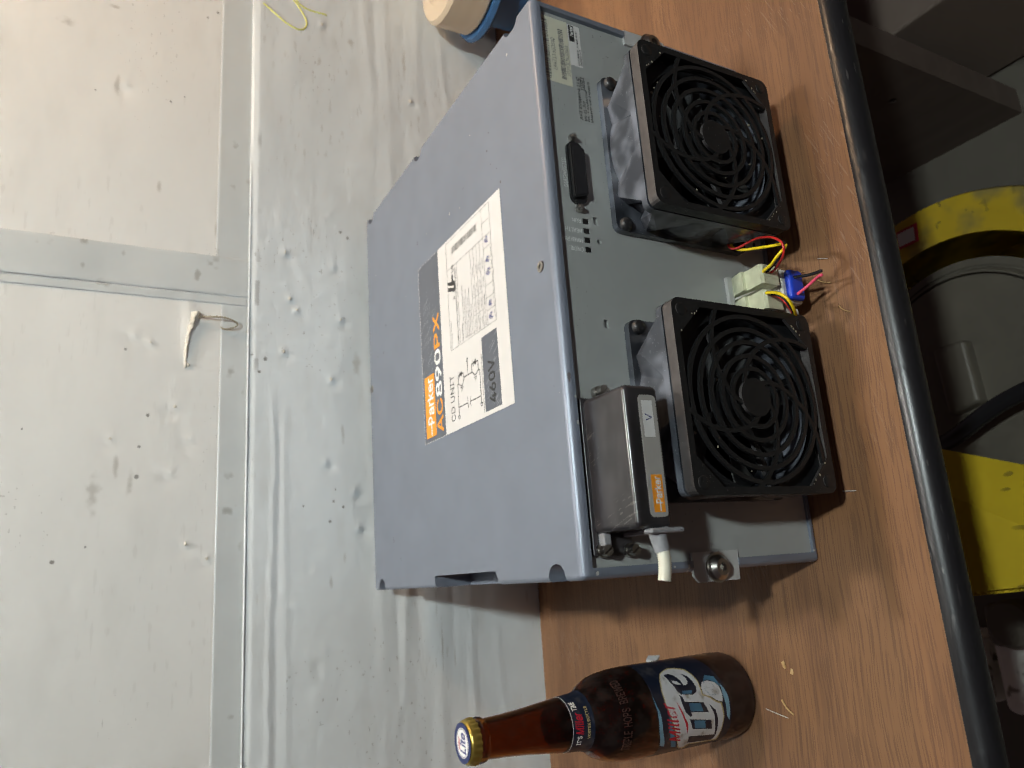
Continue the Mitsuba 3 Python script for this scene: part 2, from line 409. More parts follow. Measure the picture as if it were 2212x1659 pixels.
def sheet(x0, x1, z0, z1, y, fn, nx, nz, thick=0.004):
    xs, zs = np.linspace(x0, x1, nx), np.linspace(z0, z1, nz)
    X, Z = np.meshgrid(xs, zs)
    Y = y - fn(X, Z)
    V = np.c_[X.ravel(), Y.ravel(), Z.ravel()]
    i = np.arange(nx * nz).reshape(nz, nx)
    q = np.stack([i[:-1, :-1], i[:-1, 1:], i[1:, 1:], i[1:, :-1]], -1).reshape(-1, 4)
    F = np.vstack([q[:, [0, 1, 2]], q[:, [0, 2, 3]]])
    # rim folded back so that the sheet has thickness
    rim = np.r_[i[0, :], i[1:, -1], i[-1, -2::-1], i[-2:0:-1, 0]]
    B = V[rim] + [0, thick, 0]
    n0 = len(V); V = np.vstack([V, B]); k = len(rim)
    R = []
    for a in range(k):
        b = (a + 1) % k
        R += [[rim[a], n0 + a, n0 + b], [rim[a], n0 + b, rim[b]]]
    return trimesh.Trimesh(V, np.vstack([F, R]), process=False)


def g(d, w): return np.exp(-(d / w) ** 2)


def fb(X, Z, k, kz, seed): return meshkit.fbm(np.stack([X * k, Z * kz, 0 * X + seed], -1), 3, seed) - 0.5


DINGS = [(304, 276), (292, 269), (286, 222), (581, 130), (657, 239), (356, 281), (347, 229), (245, 282), (218, 233), (63, 206), (130, 240), (100, 210)]


def lower_fn(X, Z):
    h = 0.0040 * fb(X, Z, 5, 9, 1) + 0.0008 * fb(X, Z, 22, 40, 2)
    w = 0.006 * (meshkit.noise(np.stack([X * 14, 0 * X, 0 * X], -1), 5) - 0.5) + 0.0015 * (meshkit.noise(np.stack([X * 60, 0 * X, 0 * X], -1), 6) - 0.5)
    on = np.clip((0.21 - X) / 0.05, 0, 1)
    h += on * (0.0008 * g(Z - 0.292 - w * 1.3, 0.0022) - 0.0006 * g(Z - 0.2865 - w * 0.6, 0.0025) + 0.0004 * g(Z - 0.280 + w, 0.003))
    for z0, a, s, ph in ((0.187, 0.0016, 0.006, 1), (0.172, -0.0012, 0.004, 2), (0.162, 0.0016, 0.005, 3), (0.137, -0.0020, 0.007, 4), (0.122, 0.0024, 0.006, 5), (0.108, -0.0014, 0.005, 6), (0.085, 0.0012, 0.005, 7), (0.055, 0.001, 0.006, 8)):
        ww = 0.012 * (meshkit.noise(np.stack([X * 7, 0 * X + ph, 0 * X], -1), 3) - 0.5) + 0.003 * (meshkit.noise(np.stack([X * 40, 0 * X + ph, 0 * X], -1), 4) - 0.5)
        amp = meshkit.noise(np.stack([X * 9, 0 * X + 3 * ph, 0 * X], -1), 9)
        h += 0.55 * a * amp * g(Z - z0 - ww, s)
    for x, z in DINGS:
        x, z = x / 1e3, z / 1e3
        h += 0.0014 * g(np.hypot(X - x, (Z - z) * 1.2), 0.0040) - 0.0010 * g(np.hypot(X - x + 0.006, Z - z + 0.004), 0.006)
    r = np.random.default_rng(3)
    for _ in range(120):
        x, z = r.uniform(-0.1, 0.42), r.uniform(0.16, 0.31)
        h += r.uniform(-0.0006, 0.0006) * g(np.hypot(X - x, (Z - z) * r.uniform(0.6, 1.8)), r.uniform(0.0025, 0.007))
    return h - 0.0018 * np.clip((Z - 0.31) / 0.005, 0, 1)


def upper_fn(X, Z):
    h = 0.003 * fb(X, Z, 4, 4, 11) + 0.0005 * fb(X, Z, 18, 18, 12)
    for x, z in ((228, 371), (245, 406), (252, 420), (183, 382), (54, 369), (40, 350), (151, 435), (152, 368), (119, 384), (519, 440)):
        x, z = x / 1e3, z / 1e3
        h += 0.0012 * g(np.hypot(X - x, Z - z), 0.004) - 0.0010 * g(np.hypot(X - x + 0.006, Z - z - 0.003), 0.007)
    # crease running down behind the torn facing
    h += 0.0022 * g(X - (0.262 + (0.376 - Z) * 0.0), 0.03) * g(Z - 0.372, 0.006)
    return h


put('insulated_wall__panel', sheet(-0.55, 1.05, -0.05, 0.3165, WY, lower_fn, 560, 170), 'mat_wall', True)
put('insulated_wall__panel', sheet(-0.55, 0.2975, 0.3175, 1.2, WY + 0.004, upper_fn, 300, 320), 'mat_wall_upper', True)
put('insulated_wall__panel', sheet(0.2980, 1.05, 0.3175, 1.2, WY + 0.004, upper_fn, 270, 320), 'mat_wall_upper', True)
over = lambda t, kx, kz, amp, seed: (lambda X, Z: upper_fn(X, Z) + t + amp * (fb(X, Z, kx, kz, seed) + 0.5))
put('insulated_wall__tape_strip', sheet(-0.55, 0.2968, 0.3168, 0.3430, WY + 0.004, over(0.0003, 30, 6, 0.0005, 21), 400, 14, 0.001), 'mat_tape', True)
put('insulated_wall__tape_strip', sheet(0.2985, 1.05, 0.3168, 0.3495, WY + 0.004, over(0.0003, 30, 6, 0.0005, 22), 400, 16, 0.001), 'mat_tape', True)
put('insulated_wall__tape_strip', sheet(0.3010, 0.3425, 0.3168, 1.2, WY + 0.004, over(0.0006, 6, 14, 0.0024, 23), 18, 320, 0.001), 'mat_tape', True)
put('insulated_wall__tape_strip', sheet(0.2915, 0.3000, 0.3168, 1.2, WY + 0.004, over(0.0006, 6, 14, 0.0006, 24), 8, 320, 0.001), 'mat_tape', True)
put('insulated_wall__lap_edge', rbox(-0.55, 1.05, WY + 0.0010, WY + 0.0045, 0.3158, 0.3172, 0.0006, 8), 'mat_wall', 40)


def wall_face(m, y=WY):
    v = m.vertices.copy(); m = m.copy(); m.vertices = np.c_[v[:, 0], y - v[:, 2], v[:, 1]]; return m


def flake(x, z, w, h, lift, seed):
    """a small torn tongue of facing standing off the wall"""
    r = np.random.default_rng(seed)
    a = r.uniform(0, 6.28)
    pts = np.array([[math.cos(t) * w * r.uniform(0.5, 1.1), math.sin(t) * h * r.uniform(0.5, 1.1), 0.0012] for t in np.linspace(0, 6.28, 8)[:-1]])
    tip = np.array([[0.3 * w * math.cos(a), 0.3 * h * math.sin(a), lift]])
    m = trimesh.convex.convex_hull(np.vstack([pts, pts * [0.8, 0.8, 0] - [0, 0, 0.006], tip]))
    m.apply_translation((x, z, 0))
    return wall_face(m, WY + 0.0042 if z > 0.3165 else WY)


# long torn strip of facing with its curled lip
xs = np.linspace(0, 1, 34)
V, F = [], []
r_ = np.random.default_rng(5)
for i, t in enumerate(xs):
    x, z = 0.279 - 0.057 * t, 0.3675 + 0.004 * math.sin(2.6 * t) + 0.005 * t
    wdt = (0.0032 * (1 - t) ** 0.8 + 0.0003) * r_.uniform(0.5, 1.4)
    up = (0.0060 * (1 - t) ** 0.6 + 0.0008) * r_.uniform(0.75, 1.2)
    for k in range(5):
        u = k / 4
        V.append((x + r_.normal() * 0.0004, WY + 0.0035 - up * math.sin(math.pi * (0.15 + 0.75 * u)) * (1.25 - u), z - wdt + 2 * wdt * u + r_.normal() * 0.0003))
for i in range(len(xs) - 1):
    for k in range(4):
        a = i * 5 + k
        F += [[a, a + 1, a + 6], [a, a + 6, a + 5]]
m = trimesh.Trimesh(V, F, process=False)
m2 = m.copy(); m2.vertices[:, 1] += 0.0006; m2.invert()
put('insulated_wall__torn_facing', cat(m, m2), 'mat_torn')
labels['insulated_wall__torn_facing'] = {'label': 'long torn strip of curled white facing'}
for k, (x, z, w, h, l) in enumerate(((279, 363, 5, 4, 5), (225, 372, 5, 4, 9), (304, 276, 5, 4, 5), (292, 269, 4, 3, 6), (286, 222, 4, 3, 6), (581, 130, 5, 5, 9), (657, 239, 4, 4, 4),
                                     (245, 282, 4, 3, 5), (218, 233, 6, 4, 7), (183, 382, 4, 4, 6), (54, 369, 5, 4, 8), (40, 350, 4, 4, 3), (245, 406, 2.5, 2.5, 4), (151, 435, 3, 3, 3), (63, 206, 3, 3, 3), (356, 281, 5, 2, 3))):
    put('insulated_wall__torn_facing', flake(x / 1e3, z / 1e3, w / 2.2e3, h / 2.2e3, l / 2.6e3, 40 + k), 'mat_torn')
put('insulated_wall__loose_cord', tube([(0.275, WY + 0.001, 0.364), (0.2745, WY - 0.004, 0.350), (0.273, WY - 0.005, 0.336), (0.269, WY - 0.002, 0.328), (0.265, WY, 0.334), (0.266, WY + 0.0015, 0.343)], 0.0008, 8), 'mat_cord', True)
scr = [[(663, 307), (651, 290), (642, 274), (641, 264), (651, 257), (664, 261), (672, 266), (681, 273)], [(681, 269), (674, 261), (672, 250), (672, 233)]]
put('insulated_wall__crayon_mark', cat(*[tube([(x / 1e3, WY - 0.0015 - 0.0005 * lower_fn(np.array([x / 1e3]), np.array([z / 1e3]))[0] - lower_fn(np.array([x / 1e3]), np.array([z / 1e3]))[0] + 0.0012, z / 1e3) for x, z in s], 0.0009, 6) for s in scr]), 'mat_chalk', True)
labels['insulated_wall__crayon_mark'] = {'label': 'yellow looped crayon scribble'}
tag('insulated_wall', 'dirty white plastic faced wall with taped seams, dents and tears behind the bench', 'wall')

# bench
put('workbench__tabletop', box(-1.0, 1.4, -0.0798, 0.402, -0.0225, 0.0), 'mat_wood')
prof = [(-0.080 + 0.0112 * math.cos(a), -0.0106 + 0.0118 * math.sin(a)) for a in np.linspace(math.pi / 2 + 0.0, 1.5 * math.pi, 22)]
prof = sg.Polygon(prof + [(-0.0775, -0.0224), (-0.0775, -0.0228), (-0.0790, -0.0228), (-0.0793, 0.0012)])
nos = extrude_polygon(prof, 2.4, engine='earcut')
v = nos.vertices.copy(); nos.vertices = np.c_[v[:, 2] - 1.0, v[:, 0], v[:, 1]]
if nos.volume < 0: nos.invert()
# cut it into slices along x so that bumps and dents can follow
put('workbench__edge_nosing', nos, 'mat_nosing', 40)
labels['workbench__edge_nosing'] = {'label': 'rounded black vinyl edge strip, scuffed'}
put('workbench__glue_line', box(-1.0, 1.4, -0.0797, -0.0790, -0.01, 0.0009), 'mat_edge_glue')
leg = m3.Manifold.batch_hull([mbox(0.620, 0.660, 0.115, 0.388, -0.74, -0.0235)])
hole = m3.Manifold.cylinder(0.06, 0.006, 0.006, 20).rotate((0, 90, 0)).translate((0.60, 0.176, -0.520))
put('workbench__leg', tm(leg - hole), 'mat_leg')
put('workbench__leg', box(0.660, 0.90, 0.30, 0.318, -0.70, -0.10), 'mat_leg')
tag('workbench', 'wood grain laminate workbench with rounded black edge strip, carrying the bottle', 'workbench')

# ------------------------------------------------------------------ drive unit
W, D, H, Rf = 0.3945, 0.3665, 0.1988, 0.0055
D_ = 'drive_unit'
body = m3.Manifold.batch_hull([m3.Manifold.sphere(0.003, 12).translate((x, y, z)) for x in (0.003, W - 0.003) for y in (0.0045, D - 0.003) for z in (0.003, H - 0.0032)]
                              + [m3.Manifold.cylinder(W - 0.006, Rf, Rf, 32).rotate((0, 90, 0)).translate((0.003, Rf, H - Rf))])
rec = mbox(0.0066, W - 0.0066, -0.01, 0.0095, 0.0045, H - 0.0072)
cuts = rec
cuts += mbox(-0.002, 0.007, -0.01, 0.0045, 0.0765, 0.1155) + mbox(W - 0.007, W + 0.002, -0.01, 0.0045, 0.079, 0.118)


def notch(x, y0, y1, d, z=0.04, side=1):
    r = min((y1 - y0) / 2, d) * 0.9
    p = sg.polygon.orient(rrect(-d, d, y0, y1, r))
    return m3.Manifold.extrude(m3.CrossSection([np.array(p.exterior.coords)[:-1]]), z + 0.01).translate((x, 0, H - z))


cuts += notch(0.0, 0.0185, 0.0375, 0.0105) + notch(0.0, 0.3365, 0.3535, 0.0100) + notch(W, 0.0205, 0.0405, 0.0080) + notch(W, 0.2035, 0.2215, 0.0095) + notch(W, 0.3405, 0.3585, 0.0095)
p = sg.Polygon([(-0.02, 0.103), (0.0, 0.103), (0.004, 0.1045), (0.0085, 0.1075), (0.0092, 0.110), (0.0092, 0.2135), (0.008, 0.215), (-0.02, 0.215)])
cuts += m3.Manifold.extrude(m3.CrossSection([np.array(sg.polygon.orient(p).exterior.coords)[:-1]]), 0.05).translate((0, 0, H - 0.032))
hs = tm(body - cuts)
put(D_ + '__housing', hs, 'mat_paint', 34)
labels[D_ + '__housing'] = {'label': 'blue grey painted metal housing with notched top edges'}
# recessed front panel with real openings
pan = mbox(0.0062, W - 0.0062, 0.0038, 0.0075, 0.0042, H - 0.0068)
LED_Z = 0.1688
led_x = (0.2293, 0.2224, 0.2158, 0.2090)
for x in led_x: pan -= mbox(x - 0.0020, x + 0.0020, 0.0, 0.0060, LED_Z - 0.0023, LED_Z + 0.0023)
for x in (0.2310, 0.1584): pan -= mbox(x - 0.0028, x + 0.0028, 0.0, 0.0065, 0.1606 - 0.0018, 0.1606 + 0.0018)
pan -= m3.Manifold.cylinder(0.02, 0.0018, 0.0018, 20).rotate((-90, 0, 0)).translate((0.2163, 0.0, 0.1592))
pan -= m3.Manifold.cylinder(0.02, 0.0018, 0.0018, 20).rotate((-90, 0, 0)).translate((0.0075 + 0.004, -0.005, 0.1345))
put(D_ + '__front_panel', tm(pan), 'mat_panel')
labels[D_ + '__front_panel'] = {'label': 'recessed light grey front plate'}
for x in led_x:
    put(D_ + '__indicator_window', box(x - 0.0019, x + 0.0019, 0.0040, 0.0058, LED_Z - 0.0022, LED_Z + 0.0022), 'mat_led')
put(D_ + '__shade_plate', box(0.012, 0.386, 0.0079, 0.0085, 0.01, 0.18), 'mat_dark')  # black plate, its colour stands for the shade inside the unit
labels[D_ + '__shade_plate'] = {'label': 'black plate behind the panel openings, painted for the shade inside'}
FY = 0.0038


def vtext(s, x, z0, z1, w):
    """lettering that climbs up the panel, letter tops to the left"""
    m = text(s, z0, z1, -w / 2, w / 2)
    v = m.vertices
    m.vertices = np.c_[x - v[:, 1], FY - v[:, 2] - 0.0000, v[:, 0]]
    if m.volume < 0: m.invert()
    return m


put(D_ + '__panel_lettering', cat(vtext('RUN', 0.2289, 0.1727, 0.1795, 0.0030), vtext('HEALTH', 0.2216, 0.1727, 0.1856, 0.0030), vtext('MAIN PWR', 0.2147, 0.1727, 0.1899, 0.0030), vtext('CNTRL', 0.2085, 0.1727, 0.1835, 0.0030)), 'mat_silk')
put(D_ + '__panel_lettering', on_front(text('DIAGNOSTIC', 0.2525, 0.2740, 0.1802, 0.1832), FY), 'mat_silk')
put(D_ + '__panel_lettering', cat(on_front(text('DC BUS', 0.0105, 0.0215, 0.1388, 0.1415), FY), on_front(text('READY', 0.0105, 0.0215, 0.1345, 0.1372), FY)), 'mat_silk')

# stickers on the front plate
def slant(m, x0, z0, sl):
    m = m.copy(); m.vertices[:, 1] += sl * (m.vertices[:, 0] - x0); return m


a = D_ + '__barcode_sticker'
put(a, on_front(poly(rrect(0.3322, 0.3848, 0.1677, 0.1905, 0.0004), 0.0002), FY), 'mat_label_cream')
put(a + '__barcode', on_front(cat(bars(0.3345, 0.3822, 0.1845, 0.1892, 44, 1), bars(0.3365, 0.3775, 0.1722, 0.1762, 38, 2)), FY - 0.0002), 'mat_ink_grey')
put(a + '__lettering', on_front(cat(text('LA47116U0540', 0.3425, 0.3680, 0.1795, 0.1828), text('20223LI830001', 0.3405, 0.3650, 0.1686, 0.1714)), FY - 0.0002), 'mat_ink_grey')
labels[a] = {'label': 'cream sticker with two barcodes'}
a = D_ + '__maker_sticker'
put(a, on_front(poly(rrect(0.3505, 0.3840, 0.1572, 0.1674, 0.0004), 0.0002), FY), 'mat_label_white')
put(a + '__emblem', on_front(poly(sg.box(0.3702, 0.1622, 0.3834, 0.1667), 0.00012), FY - 0.0002), 'mat_ink')
put(a + '__lettering', on_front(cat(text('Parker', 0.3745, 0.3828, 0.1630, 0.1659, 0.0002, True)), FY - 0.0002), 'mat_print_white')
put(a + '__lettering', on_front(cat(text('LA471160U540', 0.3515, 0.3640, 0.1597, 0.1612, bold=True), text('20223LI830227', 0.3515, 0.3650, 0.1577, 0.1591, bold=True), text('REV13', 0.3745, 0.3800, 0.1597, 0.1611), text('PIL:NAMED', 0.3660, 0.3735, 0.1595, 0.1609)), FY - 0.0002), 'mat_ink')
labels[a] = {'label': 'small white sticker with a black name block'}
a = D_ + '__service_sticker'
put(a, on_front(poly(rrect(0.3055, 0.3430, 0.1522, 0.1648, 0.0015), 0.00015), FY), 'mat_label_clear')
put(a + '__lettering', on_front(cat(text('AFI Systems LLC', 0.3072, 0.3412, 0.1612, 0.1644, bold=True), text('MS-01-369', 0.3072, 0.3230, 0.1583, 0.1605, bold=True), text('42363', 0.3335, 0.3402, 0.1583, 0.1605, bold=True),
    lines([[(0.3322, 0.1577), (0.3416, 0.1577), (0.3416, 0.1609), (0.3322, 0.1609), (0.3322, 0.1577)]], 0.0005), text('PPL-F-QUANTUM', 0.3072, 0.3320, 0.1559, 0.1576, bold=True), text('WARRANTY VOID IF REMOVED', 0.3072, 0.3400, 0.1533, 0.1549, bold=True)), FY - 0.00015), 'mat_ink')
labels[a] = {'label': 'clear sticker with black service lettering'}

# diagnostic connector
a = D_ + '__diagnostic_port'
put(a, on_front(poly(rrect(0.2405, 0.2865, 0.1668, 0.1795, 0.0055), 0.0022), FY), 'mat_black_clean', 30)
SHELL = 0.0052
sh = [(0.2435, 0.1780), (0.2835, 0.1780), (0.2800, 0.1683), (0.2470, 0.1683)]
put(a + '__shell', on_front(poly(sg.Polygon(sh).buffer(-0.0015).buffer(0.0022, quad_segs=5), SHELL), FY), 'mat_black_clean', 30)
put(a + '__face', on_front(poly(sg.Polygon(sh).buffer(-0.0012).buffer(0.0007), 0.0004), FY - SHELL), 'mat_wire_black')
for x in (0.2373, 0.2897):
    s = put(a + '__jack_screw', cat(cyl((x, FY, 0.1738), (x, FY - 0.0030, 0.1738), 0.0028, 6), cyl((x, FY - 0.0028, 0.1738), (x, FY - 0.0050, 0.1738), 0.0021, 16, 0.0015)), 'mat_steel', 30)
labels[a] = {'label': 'black wide diagnostic connector with two jack screws'}

# main label on top
LZ = H
a = D_ + '__rating_label'
put(a, on_top(poly(sg.box(0.1180, 0.0631, 0.2785, 0.2222), 0.00025), LZ), 'mat_label_white')
labels[a] = {'label': 'large white and slate rating label on the lid'}
Z1 = LZ + 0.00025
put(a + '__title_band', on_top(poly(sg.box(0.1183, 0.1776, 0.2782, 0.2215), 0.00010), Z1), 'mat_band')
put(a + '__voltage_band', on_top(poly(sg.Polygon([(0.1211, 0.0807), (0.1778, 0.0813), (0.1776, 0.1060), (0.1211, 0.1060)]), 0.0001), Z1), 'mat_band')
put(a + '__maker_block', on_top(poly(sg.box(0.1219, 0.1964, 0.1752, 0.2176), 0.00020), Z1), 'mat_orange')
put(a + '__maker_name', on_top(cat(text('Parker', 0.1325, 0.1730, 0.1992, 0.2128, bold=True), poly(sg.box(0.1228, 0.2052, 0.1345, 0.2068), 0.00012)), Z1 + 0.0002), 'mat_print_white')
for ch, x0, x1, mt in (('A', 0.1222, 0.1362, 'o'), ('C', 0.1372, 0.1508, 'o'), ('8', 0.1524, 0.1652, 'w'), ('9', 0.1662, 0.1790, 'w'), ('0', 0.1800, 0.1932, 'w'), ('P', 0.1945, 0.2078, 'o'), ('X', 0.2088, 0.2245, 'o')):
    put(a + '__model_lettering', on_top(text(ch, x0, x1, 0.1815, 0.1939, bold=True), Z1 + 0.0001), 'mat_orange' if mt == 'o' else 'mat_print_white')
ck = [[(0.1286, 0.1510), (0.1532, 0.1510)], [(0.1348, 0.1510), (0.1348, 0.1345)], [(0.1348, 0.1298), (0.1348, 0.1117)], [(0.1305, 0.1345), (0.1395, 0.1345)], [(0.1312, 0.1290), (0.1330, 0.1302), (0.1348, 0.1305), (0.1366, 0.1302), (0.1384, 0.1290)],
      [(0.1300, 0.1117), (0.1550, 0.1117)], [(0.1532, 0.1510), (0.1532, 0.1490), (0.1508, 0.1455), (0.1508, 0.1425), (0.1562, 0.1385), (0.1562, 0.1240), (0.1530, 0.1210), (0.1530, 0.1180), (0.1550, 0.1150), (0.1550, 0.1117)],
      [(0.1493, 0.1470), (0.1493, 0.1410)], [(0.1460, 0.1440), (0.1480, 0.1440), (0.1480, 0.1420)], [(0.1562, 0.1320), (0.1662, 0.1320)], [(0.1532, 0.1495), (0.1600, 0.1495), (0.1600, 0.1400), (0.1562, 0.1400)],
      [(0.1562, 0.1250), (0.1626, 0.1250), (0.1626, 0.1140), (0.1550, 0.1140)], [(0.1512, 0.1225), (0.1512, 0.1165)], [(0.1480, 0.1195), (0.1498, 0.1195), (0.1498, 0.1175)]]
ring = lambda x, y: sg.Point(x, y).buffer(0.0017).difference(sg.Point(x, y).buffer(0.0010))
tri = lambda x, y: sg.Polygon([(x - 0.0026, y - 0.0022), (x + 0.0026, y - 0.0022), (x, y + 0.0022)]).union(sg.box(x - 0.0026, y + 0.0020, x + 0.0026, y + 0.0028))
put(a + '__circuit_diagram', on_top(cat(lines(ck, 0.00072), poly(ops.unary_union([ring(0.1272, 0.1510), ring(0.1680, 0.1320), ring(0.1285, 0.1117), tri(0.1600, 0.1450), tri(0.1626, 0.1195)]), 0.00012)), Z1), 'mat_ink')
put(a + '__lettering', on_top(cat(text('CD UNIT', 0.1258, 0.1632, 0.1580, 0.1654)), Z1), 'mat_ink')
put(a + '__lettering', on_top(text('460V', 0.1252, 0.1575, 0.0880, 0.0980, bold=True), Z1 + 0.0001), 'mat_ink')
put(a + '__lettering', on_top(text('Capacitor and Single Output Phase', 0.1210, 0.1655, 0.1068, 0.1090), Z1), 'mat_ink_grey')
fr = [[(0.1835, 0.0802), (0.2764, 0.0808), (0.2762, 0.1602), (0.1835, 0.1602), (0.1835, 0.0802)], [(0.2525, 0.1602), (0.2525, 0.0938)], [(0.1835, 0.0938), (0.2764, 0.0938)], [(0.1835, 0.1415), (0.2525, 0.1415)]]
for x in (0.1945, 0.2042, 0.2138, 0.2240, 0.2335, 0.2432, 0.2525, 0.2640): fr.append([(x, 0.0805), (x, 0.0938)])
for y in (0.1000, 0.1055, 0.1110, 0.1165): fr.append([(0.1835, y), (0.2525, y)])
for x in (0.1980, 0.2120): fr.append([(x, 0.0985), (x, 0.1165)])
put(a + '__table_rules', on_top(lines(fr, 0.00035), Z1), 'mat_ink_grey')
fine = [text('Warning', 0.1850, 0.1990, 0.1345, 0.1378, bold=True)]
rows = ['Risk of electric shock. Capacitive energy', 'Allow five minutes to discharge', 'Read product manual before servicing', 'Suitable for use on a circuit', 'Enclosure open type, overload class', 'Output frequency range']
for i, s in enumerate(rows): fine.append(text(s, 0.1850 if i else 0.2010, 0.1850 + 0.0011 * len(s), 0.1330 - 0.0029 * i, 0.1345 - 0.0029 * i + 0.0004))
for i, (s, y) in enumerate((('VOLTS', 0.1012), ('DC AMPS', 0.1067), ('RATING', 0.1122), ('MADE IN THE USA', 0.0958))):
    fine.append(text(s, 0.1850, 0.1850 + 0.0016 * len(s), y, y + 0.0018))
    for x in (0.2000, 0.2140, 0.2290): fine.append(text('460 60Hz' if i % 2 else '400 3ph', x, x + 0.0085, y, y + 0.0018))
fine.append(text('TYPE No. 890PX', 0.1850, 0.2080, 0.1562, 0.1580))
for i in range(6): fine.append(text(('1 1ST INS', '2 2ND INS', '3 3RD INS', '4 FINAL', '5 TEST', '6 PACK')[i], 0.1848 + 0.0098 * i, 0.1920 + 0.0098 * i, 0.0815, 0.0827))
put(a + '__fine_print', on_top(cat(*fine), Z1), 'mat_ink_grey')
put(a + '__barcode', on_top(cat(bars(0.1850, 0.2500, 0.1440, 0.1462, 70, 5), bars(0.2632, 0.2690, 0.1032, 0.1496, 40, 6, along='y')), Z1), 'mat_ink_grey')
ul = [sg.Polygon([(0.2272, 0.1595), (0.2340, 0.1595), (0.2300, 0.1475), (0.2322, 0.1455), (0.2375, 0.1455), (0.2405, 0.1490), (0.2370, 0.1490), (0.2352, 0.1478), (0.2335, 0.1485), (0.2375, 0.1595)]),
      sg.Polygon([(0.2395, 0.1600), (0.2422, 0.1600), (0.2400, 0.1520), (0.2462, 0.1520), (0.2455, 0.1492), (0.2358, 0.1492)])]
put(a + '__approval_mark', on_top(cat(poly(ops.unary_union(ul), 0.00012), text('c', 0.2235, 0.2262, 0.1475, 0.1502, bold=True), text('US', 0.2475, 0.2535, 0.1475, 0.1515, bold=True)), Z1), 'mat_ink')
sig = [[(-2.6, -1.5), (-1.5, 2.2), (0.4, 3.0), (0.9, 1.4), (-1.0, 0.4), (1.0, -1.2), (2.4, -0.4)], [(-0.6, 3.0), (-1.6, -2.8)], [(0.8, 2.0), (2.2, 1.0), (1.6, -2.2)]]
for x in (0.2516 - 0.0025, 0.2338 - 0.0005, 0.2236, 0.1990, 0.1893):
    k = random.uniform(0.85, 1.15)
    put(a + '__signature', on_top(lines([[(x + px * k * 0.00105, 0.0878 + py * k * 0.0011) for px, py in s] for s in sig], 0.0007), Z1), 'mat_ink_blue')

# screws on the lid
for x, y in ((0.1980, 0.0165), (0.2016, 0.3600)):
    put(D_ + '__lid_screw', cat(tm(m3.Manifold.cylinder(0.0012, 0.0042, 0.0036, 24).translate((x, y, H - 0.0004)) - m3.Manifold.cylinder(0.003, 0.0017, 0.0017, 6).translate((x, y, H)))), 'mat_steel', 30)

# mounting brackets and bolts at both ends
for sgn, x, z, n in ((1, 0.0016, 0.0955, 0), (-1, W - 0.0065, 0.0930, 1)):
    pl = [(-0.0085, -0.0185), (0.010, -0.0195), (0.010, 0.0195), (-0.0042, 0.0195), (-0.0085, 0.0155)] if n == 0 else [(-0.0068, -0.0135), (0.006, -0.0135), (0.006, 0.0245), (-0.0062, 0.0245)]
    m = on_front(poly([(x + sgn * px, z + pz) for px, pz in pl], 0.0022), 0.0040)
    k = put(D_ + '__bracket', m, 'mat_panel_light')
    b = put(D_ + '__bolt', cat(cyl((x, 0.0019, z), (x, 0.0006, z), 0.0094, 32), tm((m3.Manifold.cylinder(0.0016, 0.0078, 0.0078, 32) + m3.Manifold.cylinder(0.0026, 0.0078, 0.0052, 32).translate((0, 0, 0.0016)) - m3.Manifold.cylinder(0.01, 0.0030, 0.0030, 6).translate((0, 0, 0.0012))).rotate((90, 0, 0)).translate((x, 0.0004, z)))), 'mat_steel', 30)

# ------------------------------------------------------------------ fans
RINGS = (0.0186, 0.0269, 0.0359, 0.0444, 0.0528)
AR, AT = [0.0118, 0.0126, 0.0185, 0.026, 0.034, 0.0418, 0.0486, 0.0576, 0.066], [0, 3, 20, 37.5, 50, 60.5, 69.5, 80.5, 91]


def guard_shapes():
    half = 0.0553
    opening = sg.Polygon([(-half, -0.037), (-0.037, -half), (0.037, -half), (half, -0.037), (half, 0.037), (0.037, half), (-0.037, half), (-half, 0.037)])
    outer = rrect(-0.060, 0.060, -0.060, 0.060, 0.0065)
    frame = outer.difference(opening)
    rings = [sg.Point(0, 0).buffer(r + 0.0014, quad_segs=24).difference(sg.Point(0, 0).buffer(r - 0.0014, quad_segs=24)) for r in RINGS]
    arms = []
    for k in range(5):
        rr = np.linspace(0.0118, 0.066, 26)
        th = np.radians(35 + 72 * k - np.interp(rr, AR, AT))
        arms.append(sg.LineString(np.c_[rr * np.cos(th), rr * np.sin(th)]).buffer(0.0014, cap_style=2))
    hub = sg.Point(0, 0).buffer(0.0124, quad_segs=16)
    return outer, frame, [r.intersection(opening.buffer(0.0005)) for r in rings], [a.intersection(opening.buffer(0.0005)) for a in arms], hub


